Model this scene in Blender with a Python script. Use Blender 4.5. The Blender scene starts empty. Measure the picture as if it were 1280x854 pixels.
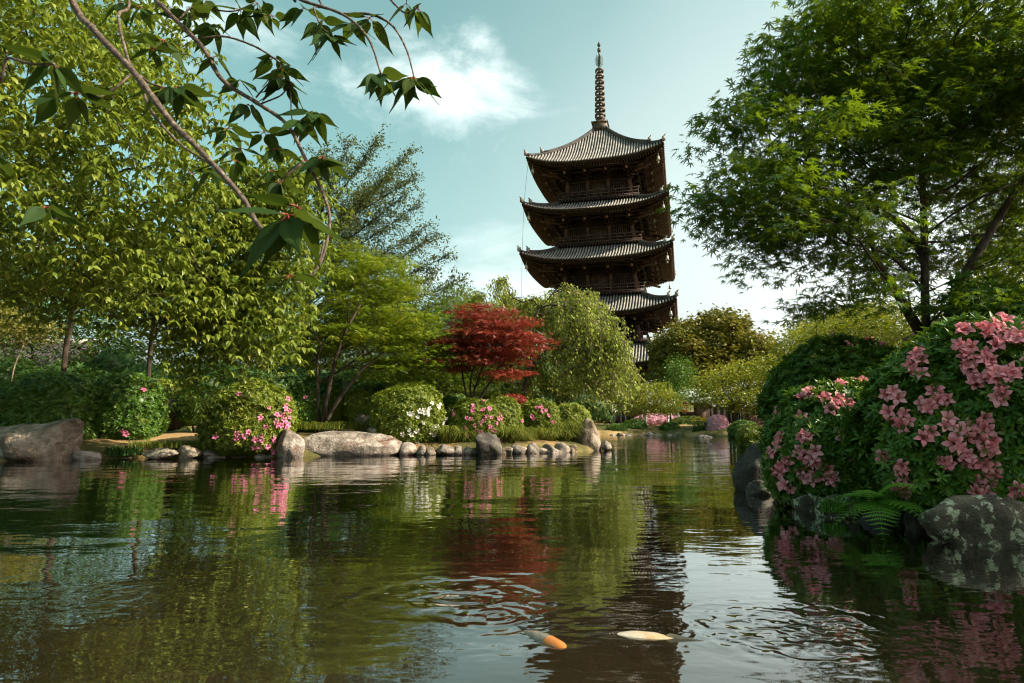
import bpy, bmesh, math, random
import numpy as np
from mathutils import Vector, Matrix

random.seed(7)
RNG = np.random.default_rng(11)
SC = bpy.context.scene
COL = SC.collection
R = math.radians

# ------------------------------------------------------------------ camera
CAM_H = 0.75
FPX = 800.0
TH = math.atan(101 / FPX)
cam_d = bpy.data.cameras.new('camera')
cam_d.sensor_width = 36.0
cam_d.lens = 22.5
cam_d.clip_start = 0.05
cam_d.clip_end = 3000
cam_d.dof.use_dof = True
cam_d.dof.focus_distance = 11
cam_d.dof.aperture_fstop = 5.6
cam = bpy.data.objects.new('camera', cam_d)
COL.objects.link(cam)
cam.location = (0, 0, CAM_H)
cam.rotation_euler = (math.pi / 2 + TH, 0, 0)
SC.camera = cam

# ------------------------------------------------------------------ light
TO_SUN = Vector((0.95, -0.20, 0.70)).normalized()
SUN_EL = math.asin(TO_SUN.z)
SUN_AZ = math.atan2(TO_SUN.x, TO_SUN.y)
sun_d = bpy.data.lights.new('sun', 'SUN')
sun_d.energy = 5.0
sun_d.angle = R(0.6)
sun_d.color = (1.0, 0.89, 0.70)
sun = bpy.data.objects.new('sun', sun_d)
COL.objects.link(sun)
sun.rotation_euler = TO_SUN.to_track_quat('Z', 'Y').to_euler()
sun.location = (30, -10, 40)
SC.view_settings.view_transform = 'Standard'
SC.view_settings.look = 'None'
SC.view_settings.exposure = 0.92
SC.view_settings.gamma = 1.0
SC.view_settings.use_curve_mapping = False
SC.cycles.max_bounces = 6
SC.cycles.diffuse_bounces = 2
SC.cycles.glossy_bounces = 3
SC.cycles.transmission_bounces = 3
SC.cycles.transparent_max_bounces = 6
SC.cycles.caustics_reflective = False
SC.cycles.caustics_refractive = False
SC.cycles.sample_clamp_indirect = 4.0
SC.cycles.use_denoising = True
SC.cycles.filter_width = 1.1
SC.cycles.use_adaptive_sampling = True
SC.cycles.adaptive_threshold = 0.02


# ------------------------------------------------------------------ projection helpers (pixel of the photo + real distance -> point)
def ray(px, py):
    a, b = (px - 640) / FPX, (427 - py) / FPX
    return np.array([a, math.cos(TH) - b * math.sin(TH), math.sin(TH) + b * math.cos(TH)])


def at(px, py, Y):
    r = ray(px, py)
    return np.array([0, 0, CAM_H]) + r * (Y / r[1])


def onz(px, py, z=0.0):
    r = ray(px, py)
    return np.array([0, 0, CAM_H]) + r * ((z - CAM_H) / r[2])


# ------------------------------------------------------------------ node helpers
def new_mat(name):
    m = bpy.data.materials.new(name)
    m.use_nodes = True
    nt = m.node_tree
    nt.nodes.clear()
    return m, nt


def N(nt, typ, **kw):
    n = nt.nodes.new(typ)
    for k, v in kw.items():
        if k.startswith('i_'):
            n.inputs[k[2:].replace('_', ' ')].default_value = v
        else:
            setattr(n, k, v)
    return n


def L(nt, a, b):
    nt.links.new(a, b)


def ramp(nt, fac, stops):
    n = nt.nodes.new('ShaderNodeValToRGB')
    while len(n.color_ramp.elements) < len(stops):
        n.color_ramp.elements.new(0.5)
    for e, (p, c) in zip(n.color_ramp.elements, stops):
        e.position = p
        e.color = (*c, 1) if len(c) == 3 else c
    L(nt, fac, n.inputs[0])
    return n.outputs[0]


def math_n(nt, op, a, b=None, clamp=False):
    n = nt.nodes.new('ShaderNodeMath')
    n.operation = op
    n.use_clamp = clamp
    for i, v in enumerate((a, b)):
        if v is None:
            continue
        if isinstance(v, (int, float)):
            n.inputs[i].default_value = v
        else:
            L(nt, v, n.inputs[i])
    return n.outputs[0]


def mixc(nt, fac, a, b, mode='MIX'):
    n = nt.nodes.new('ShaderNodeMix')
    n.data_type = 'RGBA'
    n.blend_type = mode
    for s, v in ((n.inputs[0], fac), (n.inputs[6], a), (n.inputs[7], b)):
        if isinstance(v, (int, float)):
            s.default_value = v
        elif isinstance(v, tuple):
            s.default_value = (*v, 1) if len(v) == 3 else v
        else:
            L(nt, v, s)
    return n.outputs[2]


def noise_tex(nt, vec, scale, detail=4, rough=0.55, dist=0.0):
    n = nt.nodes.new('ShaderNodeTexNoise')
    n.inputs['Scale'].default_value = scale
    n.inputs['Detail'].default_value = detail
    n.inputs['Roughness'].default_value = rough
    n.inputs['Distortion'].default_value = dist
    if vec is not None:
        L(nt, vec, n.inputs['Vector'])
    return n


# ------------------------------------------------------------------ world: daylight sky with one drifting cloud
world = bpy.data.worlds.new('World')
SC.world = world
world.use_nodes = True
wt = world.node_tree
wt.nodes.clear()
sky = N(wt, 'ShaderNodeTexSky', sky_type='NISHITA', sun_disc=False, sun_elevation=SUN_EL, sun_rotation=SUN_AZ,
        altitude=50, air_density=1.0, dust_density=4.0, ozone_density=1.0)
hsv = N(wt, 'ShaderNodeHueSaturation')
hsv.inputs['Hue'].default_value = 0.398
hsv.inputs['Saturation'].default_value = 0.84
hsv.inputs['Value'].default_value = 1.0
L(wt, sky.outputs[0], hsv.inputs['Color'])
tc = N(wt, 'ShaderNodeTexCoord')
wdir = tc.outputs['Generated']


def cloud(px, py, wx, wy, seed, scale, lo, hi, amount, prev, rag=2.6, col=(7.6, 8.2, 8.0)):
    c = Vector(ray(px, py)).normalized()
    e1 = c.cross(Vector((0, 0, 1))).normalized()
    e2 = e1.cross(c).normalized()
    comb = N(wt, 'ShaderNodeCombineXYZ')
    for i, (e, w) in enumerate(((e1, wx), (e2, wy))):
        d = N(wt, 'ShaderNodeVectorMath', operation='DOT_PRODUCT')
        L(wt, wdir, d.inputs[0])
        d.inputs[1].default_value = tuple(e / w)
        L(wt, d.outputs['Value'], comb.inputs[i])
    d = N(wt, 'ShaderNodeVectorMath', operation='DOT_PRODUCT')
    L(wt, wdir, d.inputs[0])
    d.inputs[1].default_value = tuple(c)
    front = math_n(wt, 'GREATER_THAN', d.outputs['Value'], 0.3)
    off = N(wt, 'ShaderNodeVectorMath', operation='ADD')
    L(wt, comb.outputs[0], off.inputs[0])
    off.inputs[1].default_value = (seed, seed * 1.7, seed * 0.3)
    big = noise_tex(wt, off.outputs[0], scale, 7, 0.58, 0.35)
    ln = N(wt, 'ShaderNodeVectorMath', operation='LENGTH')
    L(wt, comb.outputs[0], ln.inputs[0])
    body = math_n(wt, 'SUBTRACT', 1.0, ln.outputs['Value'])
    dens = math_n(wt, 'ADD', body, math_n(wt, 'MULTIPLY', math_n(wt, 'SUBTRACT', big.outputs[0], 0.5), rag))
    mr = N(wt, 'ShaderNodeMapRange', interpolation_type='SMOOTHSTEP')
    L(wt, dens, mr.inputs['Value'])
    mr.inputs['From Min'].default_value = lo
    mr.inputs['From Max'].default_value = hi
    fac = math_n(wt, 'MULTIPLY', math_n(wt, 'MULTIPLY', mr.outputs[0], front), amount)
    return mixc(wt, fac, prev, col)


skyc = hsv.outputs[0]
skyc = cloud(1160, 330, 0.78, 0.62, 1.3, 0.6, -0.05, 1.0, 0.66, skyc, 0.5, (6.4, 6.5, 6.1))
skyc = cloud(575, 110, 0.155, 0.095, 3.1, 1.15, -0.05, 1.0, 0.72, skyc)
skyc = cloud(620, 352, 0.22, 0.075, 8.4, 0.9, -0.1, 1.2, 0.50, skyc)
skyc = cloud(250, 25, 0.16, 0.06, 5.2, 1.2, 0.0, 1.2, 0.55, skyc)
bg = N(wt, 'ShaderNodeBackground')
bg.inputs['Strength'].default_value = 0.112
L(wt, skyc, bg.inputs['Color'])
wo = N(wt, 'ShaderNodeOutputWorld')
L(wt, bg.outputs[0], wo.inputs[0])


# ------------------------------------------------------------------ materials
def leaf_mat(name, stops, trans=0.35, tcol=None, rough=0.5, spec=0.35, nscale=0.8):
    m, nt = new_mat(name)
    a = N(nt, 'ShaderNodeAttribute', attribute_name='tint')
    geo = N(nt, 'ShaderNodeNewGeometry')
    nz = noise_tex(nt, geo.outputs['Position'], nscale, 2)
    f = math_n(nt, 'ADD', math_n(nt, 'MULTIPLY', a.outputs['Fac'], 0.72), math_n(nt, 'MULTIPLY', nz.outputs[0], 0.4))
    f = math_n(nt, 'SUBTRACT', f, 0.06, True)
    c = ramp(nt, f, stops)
    p = N(nt, 'ShaderNodeBsdfPrincipled')
    p.inputs['Roughness'].default_value = rough
    p.inputs['Specular IOR Level'].default_value = spec
    L(nt, c, p.inputs['Base Color'])
    t = N(nt, 'ShaderNodeBsdfTranslucent')
    L(nt, mixc(nt, 0.6, c, tcol) if tcol else c, t.inputs['Color'])
    mx = N(nt, 'ShaderNodeMixShader')
    mx.inputs[0].default_value = trans
    L(nt, p.outputs[0], mx.inputs[1])
    L(nt, t.outputs[0], mx.inputs[2])
    o = N(nt, 'ShaderNodeOutputMaterial')
    L(nt, mx.outputs[0], o.inputs[0])
    return m


def surf_mat(name, stops, scale=3.0, rough=0.8, spec=0.3, bump=0.02, bscale=None, detail=6, extra=None, stretch=(1, 1, 1), metallic=0.0):
    m, nt = new_mat(name)
    tcn = N(nt, 'ShaderNodeTexCoord')
    mp = N(nt, 'ShaderNodeMapping')
    mp.inputs['Scale'].default_value = stretch
    L(nt, tcn.outputs['Object'], mp.inputs[0])
    nz = noise_tex(nt, mp.outputs[0], scale, detail, 0.6)
    c = ramp(nt, nz.outputs[0], [(0.5 + (q - 0.53) * 0.62, k) for q, k in stops])
    p = N(nt, 'ShaderNodeBsdfPrincipled')
    p.inputs['Roughness'].default_value = rough
    p.inputs['Metallic'].default_value = metallic
    p.inputs['Specular IOR Level'].default_value = spec
    if extra:
        c = extra(nt, c, mp.outputs[0])
    L(nt, c, p.inputs['Base Color'])
    if bump:
        n2 = noise_tex(nt, mp.outputs[0], bscale or scale * 3, 6, 0.65)
        b = N(nt, 'ShaderNodeBump')
        b.inputs['Strength'].default_value = 1.0
        b.inputs['Distance'].default_value = bump
        L(nt, n2.outputs[0], b.inputs['Height'])
        L(nt, b.outputs[0], p.inputs['Normal'])
    o = N(nt, 'ShaderNodeOutputMaterial')
    L(nt, p.outputs[0], o.inputs[0])
    return m


def lichen(col, lo, hi, sc):
    def f(nt, c, vec):
        nz = noise_tex(nt, vec, sc, 8, 0.7, 0.4)
        mr = N(nt, 'ShaderNodeMapRange')
        mr.inputs['From Min'].default_value = lo
        mr.inputs['From Max'].default_value = hi
        L(nt, nz.outputs[0], mr.inputs['Value'])
        return mixc(nt, mr.outputs[0], c, col)
    return f


M = {}
M['cherry_leaf'] = leaf_mat('cherry_leaf', [(0.0, (0.055, 0.118, 0.012)), (0.5, (0.160, 0.212, 0.022)), (0.85, (0.265, 0.300, 0.050)), (1.0, (0.30, 0.19, 0.035))], 0.34, (0.29, 0.36, 0.025), 0.42, 0.45)
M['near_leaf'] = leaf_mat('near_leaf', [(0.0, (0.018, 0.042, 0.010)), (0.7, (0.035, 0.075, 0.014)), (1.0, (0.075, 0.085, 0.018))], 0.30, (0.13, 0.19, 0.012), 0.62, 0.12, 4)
M['maple_leaf'] = leaf_mat('maple_leaf', [(0.0, (0.012, 0.050, 0.008)), (0.55, (0.026, 0.088, 0.010)), (1.0, (0.080, 0.140, 0.012))], 0.45, (0.23, 0.33, 0.006), 0.5, 0.3)
M['lime_maple_leaf'] = leaf_mat('lime_maple_leaf', [(0.0, (0.068, 0.130, 0.008)), (0.5, (0.140, 0.205, 0.010)), (0.8, (0.25, 0.26, 0.014)), (1.0, (0.30, 0.15, 0.014))], 0.36, (0.28, 0.36, 0.01), 0.5, 0.25)
M['red_maple_leaf'] = leaf_mat('red_maple_leaf', [(0.0, (0.13, 0.016, 0.010)), (0.5, (0.26, 0.045, 0.026)), (1.0, (0.40, 0.12, 0.065))], 0.30, (0.36, 0.055, 0.02), 0.45, 0.35)
M['willow_leaf'] = leaf_mat('willow_leaf', [(0.0, (0.13, 0.18, 0.020)), (0.5, (0.24, 0.295, 0.038)), (1.0, (0.37, 0.36, 0.08))], 0.34, (0.27, 0.33, 0.03))
M['fine_leaf'] = leaf_mat('fine_leaf', [(0.0, (0.045, 0.075, 0.020)), (0.6, (0.090, 0.120, 0.035)), (1.0, (0.15, 0.14, 0.05))], 0.32, (0.16, 0.2, 0.03))
M['wood_leaf'] = leaf_mat('wood_leaf', [(0.0, (0.022, 0.065, 0.012)), (0.6, (0.050, 0.110, 0.016)), (1.0, (0.11, 0.15, 0.022))], 0.32, (0.13, 0.22, 0.015))
M['camphor_leaf'] = leaf_mat('camphor_leaf', [(0.0, (0.065, 0.085, 0.012)), (0.5, (0.140, 0.145, 0.016)), (1.0, (0.27, 0.18, 0.025))], 0.28, (0.22, 0.2, 0.015), nscale=0.25)
M['azalea_leaf'] = leaf_mat('azalea_leaf', [(0.0, (0.060, 0.110, 0.008)), (0.45, (0.145, 0.195, 0.012)), (1.0, (0.30, 0.30, 0.028))], 0.26, (0.22, 0.30, 0.015), 0.45, 0.4, 2.0)
M['deep_azalea_leaf'] = leaf_mat('deep_azalea_leaf', [(0.0, (0.032, 0.098, 0.007)), (0.5, (0.070, 0.155, 0.010)), (1.0, (0.18, 0.235, 0.018))], 0.24, (0.14, 0.24, 0.015), 0.42, 0.4, 2.0)
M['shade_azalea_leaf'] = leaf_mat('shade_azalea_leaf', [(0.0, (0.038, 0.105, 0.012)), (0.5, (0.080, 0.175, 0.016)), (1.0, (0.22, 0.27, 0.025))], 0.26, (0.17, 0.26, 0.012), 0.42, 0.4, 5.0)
M['pink_petal'] = leaf_mat('pink_petal', [(0.0, (0.76, 0.16, 0.20)), (0.5, (0.88, 0.31, 0.34)), (1.0, (0.93, 0.48, 0.48))], 0.30, (0.80, 0.22, 0.24), 0.55, 0.2, 12)
M['hot_pink_petal'] = leaf_mat('hot_pink_petal', [(0.0, (0.75, 0.18, 0.34)), (1.0, (0.86, 0.34, 0.48))], 0.3, (0.8, 0.2, 0.36), 0.55, 0.2, 8)
M['white_petal'] = leaf_mat('white_petal', [(0.0, (0.70, 0.70, 0.58)), (1.0, (0.86, 0.86, 0.78))], 0.3, (0.8, 0.8, 0.66), 0.55, 0.2, 8)
M['pale_pink_petal'] = leaf_mat('pale_pink_petal', [(0.0, (0.70, 0.34, 0.42)), (1.0, (0.84, 0.58, 0.62))], 0.25, (0.8, 0.5, 0.55), 0.55, 0.2, 2)
M['yellow_petal'] = leaf_mat('yellow_petal', [(0.0, (0.75, 0.42, 0.02)), (1.0, (0.85, 0.60, 0.04))], 0.3, (0.8, 0.5, 0.02), 0.55, 0.2, 8)
M['fern_leaf'] = leaf_mat('fern_leaf', [(0.0, (0.06, 0.19, 0.015)), (1.0, (0.19, 0.36, 0.035))], 0.35, (0.14, 0.30, 0.01), 0.5, 0.3, 6)
M['grass'] = leaf_mat('grass', [(0.0, (0.070, 0.110, 0.015)), (0.6, (0.130, 0.165, 0.022)), (1.0, (0.24, 0.19, 0.04))], 0.3, (0.24, 0.28, 0.02), 0.5, 0.3, 2)
M['iris_leaf'] = leaf_mat('iris_leaf', [(0.0, (0.030, 0.095, 0.020)), (1.0, (0.085, 0.165, 0.03))], 0.25, (0.14, 0.24, 0.02))
M['bark'] = surf_mat('bark', [(0.3, (0.018, 0.013, 0.009)), (0.55, (0.052, 0.038, 0.026)), (0.75, (0.10, 0.078, 0.055))], 9, 0.85, 0.2, 0.012, 22, stretch=(1, 1, 0.3))
M['pale_bark'] = surf_mat('pale_bark', [(0.3, (0.12, 0.085, 0.055)), (0.6, (0.24, 0.18, 0.12)), (0.8, (0.34, 0.27, 0.19))], 7, 0.8, 0.2, 0.008, 20, stretch=(1, 1, 0.4))
M['maple_bark'] = surf_mat('maple_bark', [(0.3, (0.020, 0.015, 0.010)), (0.6, (0.060, 0.045, 0.030)), (0.8, (0.11, 0.09, 0.065))], 14, 0.85, 0.2, 0.01, 40, stretch=(1, 1, 0.35))
M['twig_bark'] = surf_mat('twig_bark', [(0.3, (0.040, 0.028, 0.018)), (0.6, (0.115, 0.083, 0.058)), (0.85, (0.27, 0.22, 0.165))], 60, 0.7, 0.3, 0.002, 240)
M['rock_brown'] = surf_mat('rock_brown', [(0.25, (0.075, 0.055, 0.036)), (0.5, (0.22, 0.175, 0.12)), (0.72, (0.38, 0.33, 0.25)), (0.85, (0.17, 0.15, 0.10))], 2.6, 0.85, 0.25, 0.10, 7, 9, lichen((0.085, 0.085, 0.035), 0.56, 0.68, 3.4))  # weathered brown stone with dark olive patches
M['rock_grey'] = surf_mat('rock_grey', [(0.25, (0.10, 0.082, 0.062)), (0.5, (0.23, 0.195, 0.155)), (0.75, (0.42, 0.38, 0.31))], 3.2, 0.85, 0.25, 0.08, 8, 9, lichen((0.13, 0.065, 0.042), 0.53, 0.66, 1.7))
M['rock_dark'] = surf_mat('rock_dark', [(0.25, (0.022, 0.020, 0.016)), (0.55, (0.060, 0.053, 0.042)), (0.8, (0.13, 0.115, 0.09))], 4.0, 0.8, 0.3, 0.05, 9, 9, lichen((0.030, 0.045, 0.012), 0.54, 0.66, 2.2))
M['rock_lichen'] = surf_mat('rock_lichen', [(0.25, (0.030, 0.028, 0.018)), (0.55, (0.085, 0.072, 0.045)), (0.8, (0.16, 0.14, 0.09))], 5.0, 0.85, 0.25, 0.035, 13, 9, lichen((0.40, 0.42, 0.27), 0.535, 0.585, 15.0))
M['soil'] = surf_mat('soil', [(0.3, (0.055, 0.060, 0.018)), (0.48, (0.12, 0.105, 0.038)), (0.62, (0.30, 0.20, 0.085)), (0.8, (0.40, 0.28, 0.13))], 0.55, 0.95, 0.1, 0.03, 9)
M['tile'] = surf_mat('tile', [(0.3, (0.13, 0.13, 0.115)), (0.6, (0.27, 0.26, 0.225)), (0.8, (0.38, 0.355, 0.30))], 1.1, 0.62, 0.35, 0.01, 6)  # brighter grey: the sunlit look of the tile rolls is put into the colour
M['tile_pan'] = surf_mat('tile_pan', [(0.3, (0.030, 0.030, 0.027)), (0.7, (0.075, 0.070, 0.060))], 1.3, 0.75, 0.25, 0.01, 6)  # darker grey: on the pagoda, valley shade between rolls is put into the colour
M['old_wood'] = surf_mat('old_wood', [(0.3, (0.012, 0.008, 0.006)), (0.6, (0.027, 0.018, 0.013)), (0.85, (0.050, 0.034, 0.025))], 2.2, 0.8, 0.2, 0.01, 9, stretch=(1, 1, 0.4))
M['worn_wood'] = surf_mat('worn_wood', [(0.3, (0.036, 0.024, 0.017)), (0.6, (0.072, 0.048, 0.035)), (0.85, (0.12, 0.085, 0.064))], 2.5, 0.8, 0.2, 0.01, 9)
M['bronze'] = surf_mat('bronze', [(0.3, (0.028, 0.022, 0.014)), (0.6, (0.075, 0.058, 0.036)), (0.8, (0.13, 0.125, 0.085))], 1.8, 0.55, 0.5, 0.01, 6, metallic=0.35)
M['verdigris'] = surf_mat('verdigris', [(0.3, (0.06, 0.085, 0.06)), (0.7, (0.15, 0.19, 0.14))], 3, 0.6, 0.4, 0.01, 9)
M['bell_metal'] = surf_mat('bell_metal', [(0.3, (0.22, 0.22, 0.17)), (0.7, (0.42, 0.42, 0.34))], 8, 0.45, 0.5, 0.0)
M['plaster'] = surf_mat('plaster', [(0.3, (0.42, 0.40, 0.34)), (0.7, (0.60, 0.57, 0.50))], 2, 0.9, 0.2, 0.0)
M['stone'] = surf_mat('stone', [(0.3, (0.22, 0.20, 0.17)), (0.7, (0.36, 0.33, 0.28))], 2, 0.9, 0.2, 0.01)
M['green_copper'] = surf_mat('green_copper', [(0.3, (0.20, 0.26, 0.20)), (0.7, (0.32, 0.38, 0.30))], 2, 0.7, 0.3, 0.0)
M['sign_red'] = surf_mat('sign_red', [(0.3, (0.36, 0.07, 0.03)), (0.7, (0.44, 0.10, 0.05))], 4, 0.6, 0.3, 0.0)
M['white_paint'] = surf_mat('white_paint', [(0.3, (0.66, 0.65, 0.60)), (0.7, (0.78, 0.77, 0.72))], 4, 0.6, 0.3, 0.0)
M['white_cloth'] = surf_mat('white_cloth', [(0.3, (0.62, 0.60, 0.56)), (0.7, (0.76, 0.74, 0.70))], 6, 0.9, 0.1, 0.0)
M['teal_cloth'] = surf_mat('teal_cloth', [(0.3, (0.30, 0.52, 0.46)), (0.7, (0.40, 0.62, 0.55))], 6, 0.9, 0.1, 0.0)
M['dark_cloth'] = surf_mat('dark_cloth', [(0.3, (0.018, 0.020, 0.026)), (0.7, (0.04, 0.042, 0.05))], 6, 0.9, 0.1, 0.0)
M['tan_cloth'] = surf_mat('tan_cloth', [(0.3, (0.34, 0.24, 0.13)), (0.7, (0.46, 0.34, 0.20))], 6, 0.9, 0.1, 0.0)
M['skin'] = surf_mat('skin', [(0.3, (0.42, 0.25, 0.17)), (0.7, (0.52, 0.32, 0.22))], 6, 0.6, 0.3, 0.0)
M['hair'] = surf_mat('hair', [(0.3, (0.012, 0.010, 0.009)), (0.7, (0.03, 0.022, 0.018))], 30, 0.5, 0.4, 0.0)
M['koi_white'] = surf_mat('koi_white', [(0.3, (0.50, 0.34, 0.16)), (0.5, (0.56, 0.48, 0.34)), (0.75, (0.62, 0.57, 0.46))], 9, 0.28, 0.5, 0.002, 130)
M['koi_orange'] = surf_mat('koi_orange', [(0.3, (0.34, 0.10, 0.015)), (0.7, (0.48, 0.18, 0.04))], 9, 0.25, 0.5, 0.001, 130)
M['koi_grey'] = surf_mat('koi_grey', [(0.3, (0.09, 0.085, 0.065)), (0.7, (0.24, 0.22, 0.17))], 40, 0.3, 0.5, 0.003, 110)
M['koi_brown'] = surf_mat('koi_brown', [(0.3, (0.05, 0.03, 0.016)), (0.7, (0.15, 0.085, 0.045))], 20, 0.3, 0.5, 0.002, 110)
M['eye'] = surf_mat('eye', [(0.3, (0.01, 0.01, 0.01)), (0.7, (0.02, 0.02, 0.02))], 4, 0.1, 0.6, 0.0)


# ------------------------------------------------------------------ mesh helpers
def mesh_data(name, V, F, mat=None, smooth=False, tint=None, mats=None, mat_idx=None):
    """V (n,3); F a list of index arrays (m,k), triangles and quads mixed."""
    V = np.asarray(V, dtype=np.float32)
    if isinstance(F, np.ndarray):
        F = [F]
    F = [np.asarray(f, dtype=np.int32) for f in F if len(f)]
    me = bpy.data.meshes.new(name)
    loops = np.concatenate([f.ravel() for f in F])
    tot = np.concatenate([np.full(len(f), f.shape[1], np.int32) for f in F])
    st = np.concatenate([[0], np.cumsum(tot)[:-1]]).astype(np.int32)
    me.vertices.add(len(V))
    me.vertices.foreach_set('co', V.ravel())
    me.loops.add(len(loops))
    me.loops.foreach_set('vertex_index', loops)
    me.polygons.add(len(tot))
    me.polygons.foreach_set('loop_start', st)
    if smooth:
        me.polygons.foreach_set('use_smooth', np.ones(len(tot), bool))
    for m_ in (mats or ([mat] if mat else [])):
        me.materials.append(m_)
    if mat_idx is not None:
        me.polygons.foreach_set('material_index', np.asarray(mat_idx, np.int32))
    if tint is not None:
        a = me.attributes.new('tint', 'FLOAT', 'POINT')
        a.data.foreach_set('value', np.asarray(tint, np.float32))
    me.update(calc_edges=True)
    return me


def link(name, me, parent=None, loc=None, rot=None, scale=None):
    o = bpy.data.objects.new(name, me)
    COL.objects.link(o)
    if parent is not None:
        o.parent = parent
    if loc is not None:
        o.location = loc
    if rot is not None:
        o.rotation_euler = rot
    if scale is not None:
        o.scale = scale if hasattr(scale, '__len__') else (scale,) * 3
    return o


def mobj(name, V, F, mat, parent=None, smooth=False, tint=None, origin=None):
    V = np.asarray(V, float)
    if origin is not None:
        V = V - np.asarray(origin)
    return link(name, mesh_data(name, V, F, mat, smooth, tint), parent, origin)


def thing(name, label, cat, loc=(0, 0, 0), group=None, rotz=0.0):
    o = bpy.data.objects.new(name, None)
    o.empty_display_size = 0.2
    COL.objects.link(o)
    o.location = tuple(loc)
    o.rotation_euler = (0, 0, rotz)
    return tag(o, label, cat, group)


def tag(o, label, cat, group=None):
    o['label'] = label
    o['category'] = cat
    if group:
        o['group'] = group
    return o


def stuff(o):
    o['kind'] = 'stuff'
    return o


class MB:
    """collects primitives as one mesh"""
    def __init__(s):
        s.V, s.F, s.n = [], {3: [], 4: []}, 0

    def add(s, V, F):
        V = np.asarray(V, float)
        if not isinstance(F, (list, tuple)):
            F = [F]
        for f in F:
            f = np.asarray(f)
            if len(f):
                s.F[f.shape[1]].append(f + s.n)
        s.V.append(V)
        s.n += len(V)
        return s

    def box(s, c, h, rot=None):
        v = np.array([[x, y, z] for x in (-1, 1) for y in (-1, 1) for z in (-1, 1)], float) * np.asarray(h)
        if rot is not None:
            v = v @ np.asarray(rot).T
        f = np.array([[0, 1, 3, 2], [4, 6, 7, 5], [0, 4, 5, 1], [2, 3, 7, 6], [0, 2, 6, 4], [1, 5, 7, 3]])
        return s.add(v + np.asarray(c), f)

    def tube(s, P, r, k=6, cap=True):
        V, F = tube(P, r, k, cap)
        return s.add(V, F)

    def lathe(s, prof, k=16, c=(0, 0, 0)):
        a = np.linspace(0, 2 * np.pi, k, endpoint=False)
        V = np.concatenate([np.stack([r * np.cos(a), r * np.sin(a), np.full(k, z)], 1) for r, z in prof])
        F = []
        for i in range(len(prof) - 1):
            for j in range(k):
                j2 = (j + 1) % k
                F.append([i * k + j, i * k + j2, (i + 1) * k + j2, (i + 1) * k + j])
        return s.add(V + np.asarray(c), np.array(F))

    def arrays(s):
        return np.concatenate(s.V), [np.concatenate(f) for f in s.F.values() if f]

    def obj(s, name, mat, parent=None, smooth=False, loc=None, rot=None):
        V, F = s.arrays()
        return link(name, mesh_data(name, V, F, mat, smooth), parent, loc, rot)


def tube(P, r, k=6, cap=True):
    P = np.asarray(P, float)
    n = len(P)
    r = np.broadcast_to(np.asarray(r, float), (n,))
    T = np.gradient(P, axis=0)
    T /= np.linalg.norm(T, axis=1)[:, None] + 1e-9
    ref = np.array([0, 0, 1.0]) if abs(T[:, 2]).mean() < 0.8 else np.array([1.0, 0, 0])
    A = np.cross(T, ref)
    A /= np.linalg.norm(A, axis=1)[:, None] + 1e-9
    B = np.cross(T, A)
    a = np.arange(k) * 2 * np.pi / k + np.pi / k
    V = (P[:, None] + r[:, None, None] * (np.cos(a)[None, :, None] * A[:, None] + np.sin(a)[None, :, None] * B[:, None])).reshape(-1, 3)
    i = np.arange(n - 1)[:, None] * k
    j = np.arange(k)[None]
    j2 = (j + 1) % k
    F = np.stack([i + j, i + j2, i + k + j2, i + k + j], -1).reshape(-1, 4)
    Fs = [F]
    if cap:
        V = np.concatenate([V, P[:1], P[-1:]])
        c0, c1 = n * k, n * k + 1
        jj = np.arange(k)
        Fs.append(np.stack([np.full(k, c0), (jj + 1) % k, jj], 1))
        Fs.append(np.stack([np.full(k, c1), (n - 1) * k + jj, (n - 1) * k + (jj + 1) % k], 1))
    return V, Fs


def smooth_path(P, n=6):
    """Catmull-Rom through P"""
    P = np.asarray(P, float)
    Q = np.concatenate([[2 * P[0] - P[1]], P, [2 * P[-1] - P[-2]]])
    out = []
    for i in range(len(P) - 1):
        p0, p1, p2, p3 = Q[i:i + 4]
        for t in np.linspace(0, 1, n, endpoint=False):
            out.append(0.5 * (2 * p1 + (p2 - p0) * t + (2 * p0 - 5 * p1 + 4 * p2 - p3) * t * t + (3 * p1 - p0 - 3 * p2 + p3) * t ** 3))
    out.append(P[-1])
    return np.array(out)


def unit(v):
    v = np.asarray(v, float)
    return v / (np.linalg.norm(v, axis=-1, keepdims=True) + 1e-9)


def frames(d, n):
    """rotation matrices with column Y = d, column Z close to n"""
    d = unit(d)
    x = unit(np.cross(d, n))
    z = np.cross(x, d)
    return np.stack([x, d, z], -1)


def stamp(tv, tf, pos, rot, sc, tint=None):
    n, k = len(pos), len(tv)
    sc = np.broadcast_to(np.asarray(sc, float), (n,))
    V = np.einsum('nij,kj->nki', rot, tv) * sc[:, None, None] + pos[:, None]
    F = (tf[None] + (np.arange(n) * k)[:, None, None]).reshape(-1, tf.shape[1])
    t = None if tint is None else np.repeat(tint, k)
    return V.reshape(-1, 3), F, t


_h = RNG.random((64, 64, 64)).astype(np.float32)


def vnoise(P, s=1.0):
    P = np.asarray(P, float) * s + 100.0
    i = np.floor(P).astype(int)
    f = P - i
    f = f * f * (3 - 2 * f)
    r = 0
    for dx in (0, 1):
        for dy in (0, 1):
            for dz in (0, 1):
                w = (f[:, 0] if dx else 1 - f[:, 0]) * (f[:, 1] if dy else 1 - f[:, 1]) * (f[:, 2] if dz else 1 - f[:, 2])
                r = r + w * _h[(i[:, 0] + dx) % 64, (i[:, 1] + dy) % 64, (i[:, 2] + dz) % 64]
    return r * 2 - 1


def fbm(P, s, o=4):
    return sum(vnoise(P, s * 2 ** k) * 0.5 ** k for k in range(o))


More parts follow.
